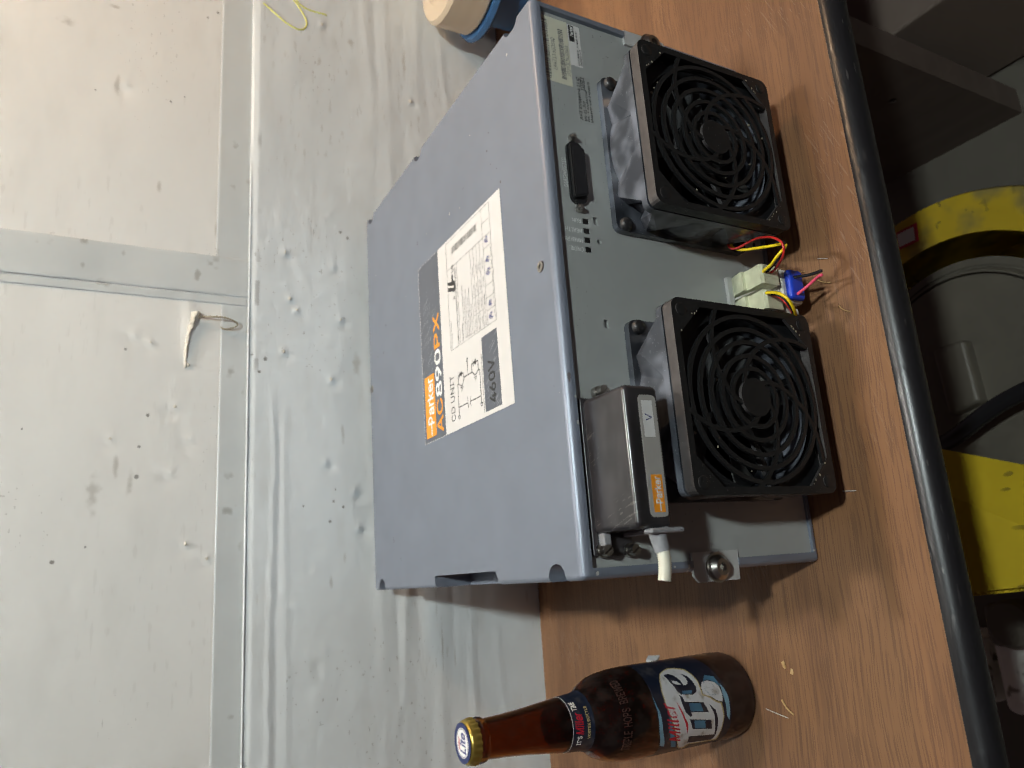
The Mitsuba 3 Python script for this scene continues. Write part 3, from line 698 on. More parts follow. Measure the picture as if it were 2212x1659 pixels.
def make_fan(cx, cz, key, seed, lab):
    """axial fan: frame against the plate, rotor, and the spiral finger guard in front"""
    def mv(m):
        m = m.copy(); v = m.vertices     # local (x, z, depth towards the viewer) -> world
        m.vertices = np.c_[cx + v[:, 0], FY - v[:, 2], cz + v[:, 1]]
        return m
    sq = rrect(-0.0595, 0.0595, -0.0595, 0.0595, 0.0055)
    bore = sg.Point(0, 0).buffer(0.0565, quad_segs=20)
    corner = lambda sx, sy: sg.Point(sx * 0.0525, sy * 0.0525).buffer(0.0022)
    fl = poly(sq.difference(bore), 0.005)
    fl2 = fl.copy(); fl2.apply_translation((0, 0, 0.0325))
    k = 0.0355
    oc = lambda q, e, d: [(-e, -q, d), (-q, -e, d), (q, -e, d), (e, -q, d), (e, q, d), (q, e, d), (-q, e, d), (-e, q, d)]
    loft = lambda lo, hi: m3.Manifold.hull_points(np.array(oc(*lo) + oc(*hi)))
    br = m3.Manifold.cylinder(0.0285, 0.0578, 0.0586, 96).translate((0, 0, 0.0045))
    for a in range(4):
        for s in (-1, 1):
            w = m3.Manifold.hull_points(np.array([(s * 0.021, 0.0535, 0.0048), (s * 0.0345, 0.0560, 0.0048), (s * 0.0385, 0.0480, 0.0048), (s * 0.033, 0.0594, 0.0140), (s * 0.012, 0.0582, 0.0330), (s * 0.030, 0.0594, 0.0330), (s * 0.0520, 0.0590, 0.0330), (s * 0.0520, 0.0480, 0.0330), (s * 0.030, 0.0480, 0.0330), (s * 0.022, 0.0480, 0.0048)]))
            br += w.rotate((0, 0, 90 * a))
    barrel = tm(br - m3.Manifold.cylinder(0.05, 0.0565, 0.0565, 72))
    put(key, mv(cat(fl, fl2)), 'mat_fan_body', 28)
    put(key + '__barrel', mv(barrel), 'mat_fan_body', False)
    labels[key] = {'label': lab}
    # rotor
    g_ = np.random.default_rng(seed)
    a0 = g_.uniform(0, 6)
    blades = []
    for i in range(7):
        V, F = [], []
        nr, nc = 6, 6
        for ir in range(nr):
            r = 0.019 + (0.0545 - 0.019) * ir / (nr - 1)
            for ic in range(nc):
                u = ic / (nc - 1)
                th = a0 + i * 2 * math.pi / 7 + (0.78 - 0.12 * ir / nr) * u + 0.25 * (ir / nr) ** 2
                d = 0.010 + 0.017 * (1 - u) ** 1.3
                V.append((r * math.cos(th), r * math.sin(th), d))
        n = len(V)
        for (x, y, d) in list(V): V.append((x, y, d - 0.0014))
        for ir in range(nr - 1):
            for ic in range(nc - 1):
                q = ir * nc + ic
                F += [[q, q + nc, q + nc + 1], [q, q + nc + 1, q + 1], [n + q, n + q + nc + 1, n + q + nc], [n + q, n + q + 1, n + q + nc + 1]]
        e = list(range(nc)) + [r * nc + nc - 1 for r in range(1, nr)] + list(range(nr * nc - 2, (nr - 1) * nc - 1, -1)) + [r * nc for r in range(nr - 2, 0, -1)]
        for q in range(len(e)):
            b, c = e[q], e[(q + 1) % len(e)]
            F += [[b, c, n + c], [b, n + c, n + b]]
        put(key + '__blade', mv(trimesh.Trimesh(V, F, process=False)), 'mat_blade', 40)
    hubm = lathe([(0, 0.006), (0.0205, 0.006), (0.0205, 0.026), (0.0190, 0.0285), (0, 0.0285)], 40)
    put(key + '__hub', mv(hubm), 'mat_black_plastic', 30)
    for i in range(4):
        th = math.radians(20 + 90 * i)
        m = trimesh.creation.box(bounds=[[0.018, -0.002, 0.0295], [0.0570, 0.002, 0.0325]])
        m.apply_transform(trimesh.transformations.rotation_matrix(th, (0, 0, 1)))
        put(key + '__strut', mv(m), 'mat_black_plastic')
    put(key + '__hub', mv(lathe([(0, 0.0287), (0.0200, 0.0287), (0.0200, 0.0325), (0, 0.0325)], 40)), 'mat_black_plastic', 30)
    put(key + '__rear_shade_disc', mv(on_top(poly(sg.Point(0, 0).buffer(0.0566), 0.0006), 0.0003)), 'mat_dark')  # black disc painted in for the shade behind the rotor
    # guard, standing 1.5 mm off the frame
    outer, frame, rings, arms, hub = guard_shapes()
    g0, g1 = 0.0392, 0.0473
    fp = poly(frame, 0.0022); fp.apply_translation((0, 0, g1 - 0.0022))
    rim = poly(outer.buffer(-0.0002).difference(outer.buffer(-0.0026)), g1 - g0 - 0.0022); rim.apply_translation((0, 0, g0))
    bead = poly(outer.difference(outer.buffer(-0.0012)), 0.0004); bead.apply_translation((0, 0, g1))
    put(key + '__guard_frame', mv(cat(fp, rim)), 'mat_black_guard', 25)
    gap_shade = poly(rrect(-0.0575, 0.0575, -0.0575, 0.0575, 0.005).difference(sg.Point(0, 0).buffer(0.0555)), g0 - 0.0375); gap_shade.apply_translation((0, 0, 0.0375))  # black ring filling the open gap, its shade put in as colour
    put(key + '__gap_shade', mv(gap_shade), 'mat_dark')
    for r in rings:
        m = poly(r, 0.0021); m.apply_translation((0, 0, g1 - 0.0024)); put(key + '__guard_ring', mv(m), 'mat_black_clean', 40)
    for a in arms:
        m = poly(a, 0.0019); m.apply_translation((0, 0, g1 - 0.0021)); put(key + '__guard_arm', mv(m), 'mat_black_clean', 40)
    m = poly(hub, 0.0023); m.apply_translation((0, 0, g1 - 0.0022)); put(key + '__guard_hub', mv(m), 'mat_black_guard', 30)
    for sx in (-1, 1):
        for sz in (-1, 1):
            m = lathe([(0, 0), (0.0042, 0), (0.0042, 0.0004), (0.0034, 0.0009), (0, 0.0010)], 24); m.apply_translation((sx * 0.0525, sz * 0.0525, g1 - 0.0001))
            put(key + '__guard_clip', mv(m), 'mat_black_guard', 40)
            m = lathe([(0, 0), (0.0050, 0), (0.0050, 0.0012), (0.0042, 0.0030), (0.0025, 0.0040), (0, 0.0043)], 24); m.apply_translation((sx * 0.0545, sz * 0.0520, 0.0050))
            put(key + '__mounting_screw', mv(m), 'mat_black_plastic', 40)
    # dust that clings inside the guard
    fl = []
    for i in range(16):
        th, r = g_.uniform(0, 6.28), g_.choice(RINGS) + g_.uniform(-0.002, 0.002)
        s = m3.Manifold.sphere(1.0, 8).scale((g_.uniform(0.0004, 0.0014), g_.uniform(0.0004, 0.0014), 0.0006)).translate((r * math.cos(th), r * math.sin(th), g1 - g_.uniform(0.0018, 0.008)))
        fl.append(tm(s))
    for i in range(14):
        t = g_.uniform(-0.030, 0.030)
        c = [(-0.0468, -0.0468), (0.0468, -0.0468), (0.0468, 0.0468)][i % 3]
        dx = (1, -1) if c[0] * c[1] > 0 else (1, 1)
        s = m3.Manifold.sphere(1.0, 8).scale((g_.uniform(0.0003, 0.0009), g_.uniform(0.0003, 0.0009), 0.0002)).translate((c[0] + dx[0] * t * 0.3 + g_.uniform(-.0012, .0012), c[1] + dx[1] * t * 0.3, g1 + 0.0001))
        fl.append(tm(s))
    k = put(key + '__dust', mv(cat(*fl)), 'mat_dust', True)
    labels[k] = {'label': 'pale dust flecks caught in the guard', 'kind': 'stuff'}


make_fan(0.2843, 0.0873, D_ + '__fan', 3, 'black square cooling fan at the right end of the plate')
make_fan(0.1020, 0.0873, D_ + '__fan_001', 8, 'black square cooling fan under the black connector cover')

# ------------------------------------------------------------------ black connector cover with cable
a = D_ + '__connector_cover'
cx0, cx1, cz0, cz1 = 0.0258, 0.1060, 0.1625, 0.1872
put(a, cat(rbox(cx0, cx1, -0.0400, 0.0035, cz0, cz1, 0.0035, 20), rbox(0.0125, 0.1075, 0.0008, 0.0042, 0.1600, 0.1892, 0.0015, 12)), 'mat_cover', 35)
labels[a] = {'label': 'glossy black boxy connector cover, scratched on top'}
put(a + '__name_plate', on_front(poly(rrect(0.0312, 0.1000, 0.1655, 0.1780, 0.0028), 0.0004), -0.0400), 'mat_label_grey')
put(a + '__name_plate__maker_block', on_front(poly(sg.box(0.0338, 0.1675, 0.0545, 0.1752), 0.0001), -0.0404), 'mat_orange')
put(a + '__name_plate__maker_name', on_front(cat(text('Parker', 0.0385, 0.0535, 0.1686, 0.1735, bold=True), poly(sg.box(0.0342, 0.1703, 0.0392, 0.1710), 0.00012)), -0.0405), 'mat_print_white')
put(a + '__name_plate__paper', on_front(poly([(0.0757, 0.1684), (0.0968, 0.1684), (0.0968, 0.1760), (0.0757, 0.1760)], 0.0001), -0.0404), 'mat_label_white')
put(a + '__name_plate__lettering', on_front(text('V', 0.0850, 0.0890, 0.1698, 0.1742), -0.0405), 'mat_ink_blue')
for x, z in ((0.0160, 0.1835), (0.0155, 0.1635), (0.1115, 0.1745)):
    s = m3.Manifold.cylinder(0.0055, 0.0033, 0.0033, 20) - mbox(-0.0006, 0.0006, -0.005, 0.005, 0.0042, 0.006).rotate((0, 0, 35))
    put(a + '__thumb_screw', cat(tm(s.rotate((90, 0, 0)).translate((x, -0.0005, z))), cyl((x, 0.004, z), (x, -0.0008, z), 0.0040, 20)), 'mat_steel', 30)
put(a + '__strain_relief', cat(rbox(0.0228, 0.0262, -0.0385, -0.0010, 0.1640, 0.1690, 0.0014), rbox(0.0226, 0.0255, -0.0410, -0.0330, 0.1555, 0.1790, 0.0013), rbox(0.0165, 0.0260, -0.0045, 0.0020, 0.1795, 0.1850, 0.0012)), 'mat_boot', 35)
cb = [(0.0258, -0.0330, 0.1688), (0.0205, -0.0335, 0.1686), (0.0120, -0.0345, 0.1678)]
put(a + '__cable_boot', tube([(0.0235, -0.0330, 0.1690), (0.0190, -0.0335, 0.1686), (0.0125, -0.0345, 0.1680)], np.linspace(0.0052, 0.0042, 17), 20), 'mat_boot', 40)
put(a + '__cable', tube([(0.0150, -0.0342, 0.1682), (0.0080, -0.0352, 0.1680), (0.0005, -0.0352, 0.1690), (-0.0028, -0.0350, 0.1696)], 0.0036, 20), 'mat_cable', 40)
labels[a + '__cable'] = {'label': 'short cut off stub of cream cable'}

# ------------------------------------------------------------------ fan plugs and wires
put(D_ + '__plug_rail', box(0.1755, 0.2045, 0.0005, 0.0036, 0.0452, 0.0498), 'mat_panel_light')


def plug(x0, x1, tilt, key):
    prof = [(0.0030, 0.0370), (0.0030, 0.0440), (-0.0060, 0.0490), (-0.0150, 0.0520), (-0.0155, 0.0495), (-0.0205, 0.0500), (-0.0330, 0.0540), (-0.0345, 0.0520), (-0.0345, 0.0380), (-0.0160, 0.0355)]
    m = poly(prof, x1 - x0)
    v = m.vertices
    m.vertices = np.c_[x0 + v[:, 2] + tilt * v[:, 0], v[:, 0], v[:, 1]]
    if m.volume < 0: m.invert()
    ribs = [box(x0 + 0.001 + i * 0.004 + tilt * -0.02, x0 + 0.0025 + i * 0.004 + tilt * -0.02, -0.034, -0.018, 0.0365, 0.0385) for i in range(3)]
    put(key, m, 'mat_nylon')


plug(0.1895, 0.2035, 0.10, D_ + '__plug'); plug(0.1715, 0.1850, 0.10, D_ + '__plug')
labels[D_ + '__plug'] = {'label': 'pale yellow nylon wire plug, the right one'}
labels[D_ + '__plug_001'] = {'label': 'pale yellow nylon wire plug, the left one'}
put(D_ + '__socket', cat(rbox(0.1765, 0.1985, -0.0290, 0.0030, 0.0165, 0.0352, 0.001), rbox(0.1755, 0.1995, -0.0330, -0.0265, 0.0150, 0.0335, 0.001), box(0.187, 0.1885, -0.0300, 0.003, 0.0352, 0.045), box(0.168, 0.1725, -0.0300, 0.003, 0.018, 0.030)), 'mat_nylon_white', 30)
put(D_ + '__wire_seal', rbox(0.1762, 0.1985, -0.0385, -0.0325, 0.0168, 0.0315, 0.003), 'mat_blue_plastic', 35)
labels[D_ + '__wire_seal'] = {'label': 'bright blue wire seal'}
mm = lambda L: [(x / 1e3, y / 1e3, z / 1e3) for x, y, z in L]
wires = [('mat_wire_yellow', [(194.5, -33, 50), (194.5, -36, 52.8), (195.2, -42.0, 53.7), (196.7, -50.0, 56.8), (200.0, -55.0, 55.9), (203.7, -55.0, 51.6), (209.0, -50.0, 45.9), (212.1, -40.0, 45.5), (216.4, -25.0, 46.5), (221.3, -12.0, 50.3), (226, -9, 52)], 'yellow wire looping to the right fan'),
         ('mat_wire_red', [(195, -32, 44.9), (194.8, -36.0, 44.9), (194.7, -42.0, 47.9), (196.2, -50.0, 51.8), (199.2, -56.0, 55.1), (204.7, -57.0, 56.4), (208.7, -54.0, 56.3), (217.8, -40.0, 50.1), (222.0, -25.0, 48.3), (220.8, -12.0, 53.4), (226, -9, 54)], 'red wire looping to the right fan'),
         ('mat_wire_black', [(194.7, -32.0, 48.1), (194.7, -36.0, 49.1), (196.7, -41.0, 49.3), (198.8, -48.0, 51.3), (202.3, -53.0, 52.0), (207.7, -53.0, 49.0), (212.8, -45.0, 44.9), (223.7, -20.0, 39.8)], 'black wire looping to the right fan'),
         ('mat_wire_yellow', [(179.5, -31, 51.5), (178.8, -34.0, 52.1), (176.9, -40.0, 53.2), (173.7, -46.0, 53.5), (169.5, -50.0, 52.6), (164.9, -50.0, 48.5), (161.9, -45.0, 40.3), (161.3, -33.0, 27.8), (160.5, -20, 25)], 'yellow wire dropping behind the left fan'),
         ('mat_wire_red', [(178.8, -31, 46), (178.4, -34.0, 46.3), (175.3, -38.0, 44.9), (170.7, -42.0, 45.1), (166.4, -42.0, 40.8), (163.6, -34.0, 30.7), (162, -22, 26)], 'red wire dropping behind the left fan'),
         ('mat_wire_black', [(178.8, -31, 47), (178.5, -34.0, 47.5), (175.5, -40.0, 48.3), (172.3, -44.0, 48.2), (167.9, -45.0, 45.6), (164.1, -38.0, 33.6), (162, -22, 28)], 'black wire dropping behind the left fan'),
         ('mat_wire_black', [(192.5, -33.0, 26.8), (192.3, -37.0, 26.8), (190.9, -43.0, 26.7), (189.5, -49.0, 26.1), (188.6, -55.0, 26.1), (187.8, -61.0, 27.5)], 'black cut off wire end poking out of the blue seal'),
         ('mat_wire_pink', [(179.3, -33.0, 26.1), (179.6, -37.0, 26.1), (181.0, -43.0, 26.0), (183.3, -49.0, 25.2), (184.9, -55.0, 25.9), (184.7, -61.0, 28.0)], 'pink cut off wire end poking out of the blue seal')]
for i, (mat, pts, lab) in enumerate(wires):
    k = put(D_ + '__wire', tube(mm(pts), 0.00085 if i not in (0, 3, 6, 7) else 0.00105, 10), mat, True)
    labels[k] = {'label': lab}
tag(D_, 'blue grey drive unit lying on the bench with two black fans in front', 'drive unit')

# ------------------------------------------------------------------ beer bottle
BX, BY = -0.0955, 0.1090
BK = 'beer_bottle'
outer = [(0.0, 0.0012), (0.020, 0.0012), (0.0265, 0.0), (0.0292, 0.0010), (0.0306, 0.0045), (0.0311, 0.012), (0.0311, 0.095), (0.0309, 0.102), (0.0304, 0.110), (0.0293, 0.118), (0.0276, 0.1255), (0.0250, 0.1315), (0.0222, 0.1355), (0.0203, 0.1380), (0.0190, 0.1415), (0.0182, 0.147),
         (0.0175, 0.157), (0.0159, 0.170), (0.0143, 0.184), (0.0131, 0.198), (0.0123, 0.2125), (0.0122, 0.2145), (0.0136, 0.2158), (0.0140, 0.2180), (0.0136, 0.2202), (0.0127, 0.2215), (0.0127, 0.2270), (0.0095, 0.2280)]
inner = [(0.0092, 0.2265), (0.0094, 0.212), (0.0102, 0.198), (0.0114, 0.184), (0.0130, 0.170), (0.0147, 0.157), (0.0155, 0.147), (0.0164, 0.140), (0.0196, 0.1345), (0.0246, 0.1255), (0.0276, 0.116), (0.0292, 0.105), (0.0298, 0.095), (0.0298, 0.008), (0.028, 0.0035), (0.0, 0.0030)]
gl = lathe(outer + inner, 96); gl.apply_translation((BX, BY, 0.0003))
put(BK + '__glass', gl, 'mat_amber_glass', 40)
labels[BK + '__glass'] = {'label': 'dark amber glass'}
inn = [(max(r - 0.0004, 0), z) for r, z in inner[::-1]]
bz = 0.164
bp_ = [(0, 0.0034)] + [q for q in inn if 0.0034 < q[1] < bz] + [(np.interp(bz, [q[1] for q in inn], [q[0] for q in inn]), bz), (0, bz)]
beer = lathe(bp_, 64); beer.apply_translation((BX, BY, 0.0003))
put(BK + '__beer', beer, 'mat_beer', 30)

RB = 0.0311


def wrap(m, r, sub=0.0022, off=0.0):
    """(s, z, depth) flat print -> round the bottle; s = arc length from straight ahead"""
    m = m.copy()
    v, f = trimesh.remesh.subdivide_to_size(m.vertices, m.faces, sub, max_iter=12)
    rr = (r(v[:, 1]) if callable(r) else r)
    th = v[:, 0] / (np.mean(rr) if callable(r) else r)
    R = rr + off + v[:, 2]
    return trimesh.Trimesh(np.c_[BX + R * np.sin(th), BY - R * np.cos(th), v[:, 1] + 0.0003], f, process=False)


from_mm = lambda L: [(x / 1e3, z / 1e3) for x, z in L]
# coordinates below: millimetres round the bottle and up it
lab_out = from_mm([(-47, 88), (-36, 89.5), (-23.7, 90.8), (-9.8, 94.2), (1, 95.6), (15.8, 96), (29, 96.2), (44.6, 95.9), (47, 95.5), (47, 37), (35.2, 36.6), (25.3, 33.2), (12.5, 30.0), (2.1, 27.9), (-6.2, 27.2), (-18.3, 26.5), (-30, 27), (-47, 30)])
TH = 0.00008
TRACE = [('gold_outline', [(31.43, 74.73), (28.64, 80.58), (22.69, 84.42), (15.71, 87.16), (6.01, 87.34), (-4.96, 83.46), (-18.4, 77.65), (-30.28, 70.37), (-34.53, 63.81), (-28.11, 61.99), (-29.36, 49.83), (-30.76, 38.04), (-31.06, 33.11), (-23.97, 34.34), (-16.02, 34.57), (-8.04, 34.35), (1.09, 36.14), (3.22, 41.86), (6.51, 46.22), (8.94, 52.17), (13.96, 51.84), (18.13, 51.65), (24.06, 53.46), (29.52, 56.91), (32.33, 64.2), (33.0, 69.73)], 'mat_gold_print', 1),
         ('field', [(30.58, 75.02), (27.82, 80.46), (22.58, 83.76), (15.62, 86.48), (5.91, 86.65), (-5.07, 82.74), (-18.56, 76.86), (-29.14, 70.32), (-31.34, 65.98), (-26.61, 63.6), (-27.99, 50.68), (-28.92, 39.27), (-29.12, 35.21), (-23.25, 35.5), (-15.87, 35.4), (-7.9, 35.3), (0.46, 37.45), (2.44, 42.07), (5.83, 47.23), (8.26, 53.21), (13.81, 52.85), (17.96, 52.68), (23.47, 54.28), (28.68, 57.97), (31.34, 65.0), (31.99, 70.54)], 'mat_silver', 2),
         ('letter', [(27.01, 78.09), (27.47, 74.04), (25.22, 69.71), (20.66, 66.89), (16.85, 66.28), (16.57, 63.44), (18.57, 61.23), (21.74, 60.87), (25.55, 62.68), (22.75, 58.63), (17.9, 56.56), (13.66, 55.99), (10.97, 56.97), (9.59, 61.0), (11.02, 71.57), (13.85, 73.9), (17.47, 74.85), (21.5, 76.76)], 'mat_navy', 3),
         ('letter_counter', [(21.49, 74.55), (20.59, 70.68), (17.7, 68.02), (17.91, 71.62), (19.54, 74.33)], 'mat_silver', 4),
         ('letter', [(10.96, 73.08), (8.74, 70.7), (6.01, 70.22), (3.54, 53.32), (-3.56, 49.38), (-1.32, 65.62), (-3.96, 65.12), (-4.22, 66.99), (-0.75, 70.72), (5.59, 72.94)], 'mat_navy', 3),
         ('letter', [(-5.79, 67.4), (-9.21, 47.23), (-16.41, 44.96), (-13.25, 64.0)], 'mat_navy', 3),
         ('letter', [(-18.71, 66.14), (-22.56, 40.15), (-13.92, 42.56), (-5.41, 44.31), (1.6, 48.46), (-2.84, 43.0), (-8.79, 40.7), (-16.43, 39.52), (-23.73, 38.78), (-28.6, 40.25), (-25.29, 64.32)], 'mat_navy', 3),
         ('letter_shine', [(4.71, 66.54), (3.33, 56.42), (-2.28, 54.45), (-0.6, 66.26)], 'mat_teal', 4),
         ('letter_shine', [(-7.09, 63.28), (-8.81, 53.0), (-14.77, 51.34), (-13.02, 61.81)], 'mat_teal', 4),
         ('letter_shine', [(13.27, 69.75), (12.55, 60.36), (10.3, 62.2), (11.2, 70.01)], 'mat_teal', 4),
         ('underline', [(7.57, 77.76), (3.01, 75.13), (-4.05, 71.78), (-8.92, 68.74), (-16.27, 68.2), (-8.55, 70.98), (0.12, 75.0)], 'mat_red_print', 4),
         ('upper_sweep', [(5.77, 94.9), (0.41, 95.07), (-9.78, 94.28), (-21.93, 91.03), (-23.95, 86.21), (-10.33, 91.04), (-2.58, 92.26), (2.71, 93.22)], 'mat_sky_print', 1),
         ('upper_sweep', [(13.65, 96.42), (5.72, 94.56), (2.71, 93.22), (0.11, 93.0), (0.61, 94.69), (7.19, 95.86)], 'mat_teal', 1),
         ('side_sweep', [(0.07, 85.52), (-4.85, 84.18), (-18.15, 78.82), (-27.46, 73.88), (-26.45, 78.82), (-11.27, 85.56)], 'mat_teal', 1),
         ('lower_sweep', [(14.06, 33.2), (9.7, 30.75), (3.94, 29.06), (-0.98, 29.03), (-6.61, 28.64), (-12.53, 28.76), (-8.45, 31.72), (-0.49, 32.52), (6.22, 33.82)], 'mat_sky_print', 1),
         ('lower_sweep', [(21.76, 43.1), (19.31, 35.38), (11.79, 33.67), (14.56, 36.87), (17.6, 41.27), (18.3, 46.28)], 'mat_teal', 1),
         ('snow_field', [(8.63, 51.91), (13.61, 51.42), (16.8, 48.79), (17.33, 43.79), (15.31, 37.99), (11.99, 35.15), (6.84, 34.37), (1.51, 35.26), (3.02, 40.36), (6.41, 45.48)], 'mat_silver', 3)]
put(BK + '__body_label', wrap(poly(lab_out, TH), RB, off=0.00005), 'mat_navy', 40)
labels[BK + '__body_label'] = {'label': 'worn navy and silver paper body label'}
for nm, pts, mat, lv in TRACE:
    put(BK + '__body_label__' + nm, wrap(poly(from_mm(pts), TH), RB, off=0.00005 + TH * lv), mat, 40)


def place(m, o, ux, uy):
    """unit text box -> slanted parallelogram on the label"""
    v = m.vertices.copy(); m = m.copy()
    m.vertices = np.c_[o[0] + v[:, 0] * ux[0] + v[:, 1] * uy[0], o[1] + v[:, 0] * ux[1] + v[:, 1] * uy[1], v[:, 2]]
    return m


t = text('Miller', 0, 1, 0, 1, TH, True, 0.35)
put(BK + '__body_label__lettering', wrap(place(t, (-0.0215, 0.0725), (0.0292, 0.0085), (0.0000, 0.0104)), RB, off=0.00005 + TH * 2), 'mat_red_print', 40)
sn = [[(13 + 3.6 * math.cos(q), 42.4 + 3.6 * math.sin(q)), (13 - 3.6 * math.cos(q), 42.4 - 3.6 * math.sin(q))] for q in np.radians([0, 60, 120])]
for q in np.radians(np.arange(0, 360, 60)):
    c, s = math.cos(q), math.sin(q)
    for w in (0.6, -0.6): sn.append([(13 + 2.0 * c, 42.4 + 2.0 * s), (13 + 2.9 * math.cos(q + w * 0.7), 42.4 + 2.9 * math.sin(q + w * 0.7))])
put(BK + '__body_label__snowflake', wrap(lines([from_mm(s) for s in sn], 0.0006, TH), RB, off=0.00005 + TH * 3), 'mat_navy', 40)
rngd = [sg.Point(0.013 + 0.0060 * math.cos(q), 0.0424 + 0.0060 * math.sin(q)).buffer(0.0005, quad_segs=3) for q in np.linspace(0, 6.2, 26)]
put(BK + '__body_label__snow_ring', wrap(poly(ops.unary_union(rngd), TH), RB, off=0.00005 + TH * 3), 'mat_teal', 40)
# torn, lifted corner of the label
m = trimesh.convex.convex_hull(np.array([(0.0300, 0.008, 0.071), (0.0345, 0.009, 0.067), (0.0338, 0.006, 0.058), (0.0305, 0.006, 0.060), (0.0300, 0.003, 0.066), (0.0330, 0.007, 0.0705)]))
m.apply_translation((BX, BY, 0)); put(BK + '__body_label__torn_corner', m, 'mat_silver')
# neck label
def rneck(z): return np.interp(z, [q[1] for q in outer[6:20]], [q[0] for q in outer[6:20]])
put(BK + '__neck_label', wrap(poly(sg.box(-0.036, 0.1400, 0.036, 0.1560), TH), rneck, off=0.00008), 'mat_navy', 40)
put(BK + '__neck_label__border', wrap(poly(sg.box(-0.036, 0.1560, 0.036, 0.1564), TH), rneck, off=0.0001), 'mat_silver', 40)
nk = lambda m: wrap(m, rneck, 0.0015, 0.00008 + TH)
put(BK + '__neck_label__lettering', nk(cat(text("IT'S", -0.0125, -0.0058, 0.1492, 0.1528, TH, True), text('TIME', 0.0105, 0.0172, 0.1502, 0.1542, TH, True))), 'mat_print_white', 40)
put(BK + '__neck_label__lettering', nk(text('Miller', -0.0050, 0.0092, 0.1478, 0.1545, TH, True, 0.3)), 'mat_red_print', 40)
put(BK + '__neck_label__lettering', nk(text('VORTEX BOTTLE', -0.0085, 0.0125, 0.1430, 0.1452, TH, True)), 'mat_gold_print', 40)
# raised lettering of the glass on the shoulder
def rsh(z): return np.interp(z, [q[1] for q in outer[5:14]], [q[0] for q in outer[5:14]])
for s, x0, x1 in (('TRIPLE', -0.0200, -0.0060), ('HOPS', -0.0030, 0.0085), ('BREWED', 0.0115, 0.0290)):
    m = wrap(text(s, x0, x1, 0.1165, 0.1225, 0.0005), rsh, 0.0012, 0.00002)
    put(BK + '__raised_lettering', m, 'mat_emboss', 50)
# crown cap
n = 21 * 8
ang = np.linspace(0, 2 * np.pi, n, endpoint=False)
wav = 0.5 + 0.5 * np.cos(ang * 21)
rows = [(0.0146, 0.0011, 0.2218), (0.0144, 0.0009, 0.2232), (0.0139, 0.0004, 0.2252), (0.0134, 0.0, 0.2272), (0.0126, 0.0, 0.2285), (0.0110, 0.0, 0.2292)]
V = np.vstack([np.c_[BX + (r - a_ * (1 - wav)) * np.cos(ang), BY + (r - a_ * (1 - wav)) * np.sin(ang), np.full(n, z)] for r, a_, z in rows] + [[[BX, BY, 0.2293]], np.c_[BX + 0.0125 * np.cos(ang), BY + 0.0125 * np.sin(ang), np.full(n, 0.2222)]])
F = []
for i in range(len(rows) - 1):
    for j in range(n):
        q, w = i * n + j, i * n + (j + 1) % n
        F += [[q, w, w + n], [q, w + n, q + n]]
for j in range(n):
    F.append([(len(rows) - 1) * n + j, (len(rows) - 1) * n + (j + 1) % n, len(rows) * n])
    b0 = len(rows) * n + 1
    F += [[j, b0 + (j + 1) % n, (j + 1) % n], [j, b0 + j, b0 + (j + 1) % n]]
put(BK + '__cap', trimesh.Trimesh(V, F, process=False), 'mat_gold', 35)
labels[BK + '__cap'] = {'label': 'gold crimped crown cap with navy printed top'}
capd = lambda p_, z, d=0.0001: on_top(poly(affinity.translate(p_, BX, BY), d), z)
put(BK + '__cap__print', capd(sg.Point(0, 0).buffer(0.0122, quad_segs=20), 0.2293, 0.00012), 'mat_cap_blue')
put(BK + '__cap__print', capd(sg.Point(0, 0).buffer(0.0090, quad_segs=20), 0.22942, 0.00008), 'mat_print_white')
put(BK + '__cap__print', capd(sg.Point(0, 0).buffer(0.0085, quad_segs=20).difference(sg.Point(0, 0).buffer(0.0081, quad_segs=20)), 0.2295, 0.00008), 'mat_ink_blue')
t = text('Lite', -0.0062, 0.0062, -0.0050, 0.0035, 0.0001, True, 0.2); t.apply_translation((BX, BY, 0.2295)); put(BK + '__cap__lettering', t, 'mat_ink_blue')
t = text('Miller', -0.0045, 0.0035, 0.0036, 0.0060, 0.0001, True, 0.3); t.apply_translation((BX, BY, 0.2295)); put(BK + '__cap__lettering', t, 'mat_red_print')
tag(BK, 'brown long neck beer bottle with navy label standing at the left of the drive unit', 'bottle')

# ------------------------------------------------------------------ roll of tape on a blue roll, behind right
RX, RY = 0.722, 0.318
m = lathe([(0.0, 0.062), (0.058, 0.062), (0.062, 0.066), (0.062, 0.108), (0.058, 0.1125), (0.040, 0.1130), (0.0385, 0.111), (0.0, 0.111)], 64); m.apply_translation((RX, RY, 0))
put('white_roll', m, 'mat_roll', 35); tag('white_roll', 'cream white plastic roll lying on top of the blue reel by the wall', 'roll')
m = lathe([(0.0, 0.0004), (0.040, 0.0004), (0.042, 0.004), (0.044, 0.044), (0.066, 0.052), (0.069, 0.056), (0.067, 0.0615), (0.0, 0.0615)], 64); m.apply_translation((RX, RY, 0))
put('blue_reel', m, 'mat_blue_tape', 35); tag('blue_reel', 'blue flanged reel standing on the bench under the cream roll', 'reel')

# ------------------------------------------------------------------ things under the bench
def under(m, o=(0, 0, 0)):
    m.apply_translation(o); return m


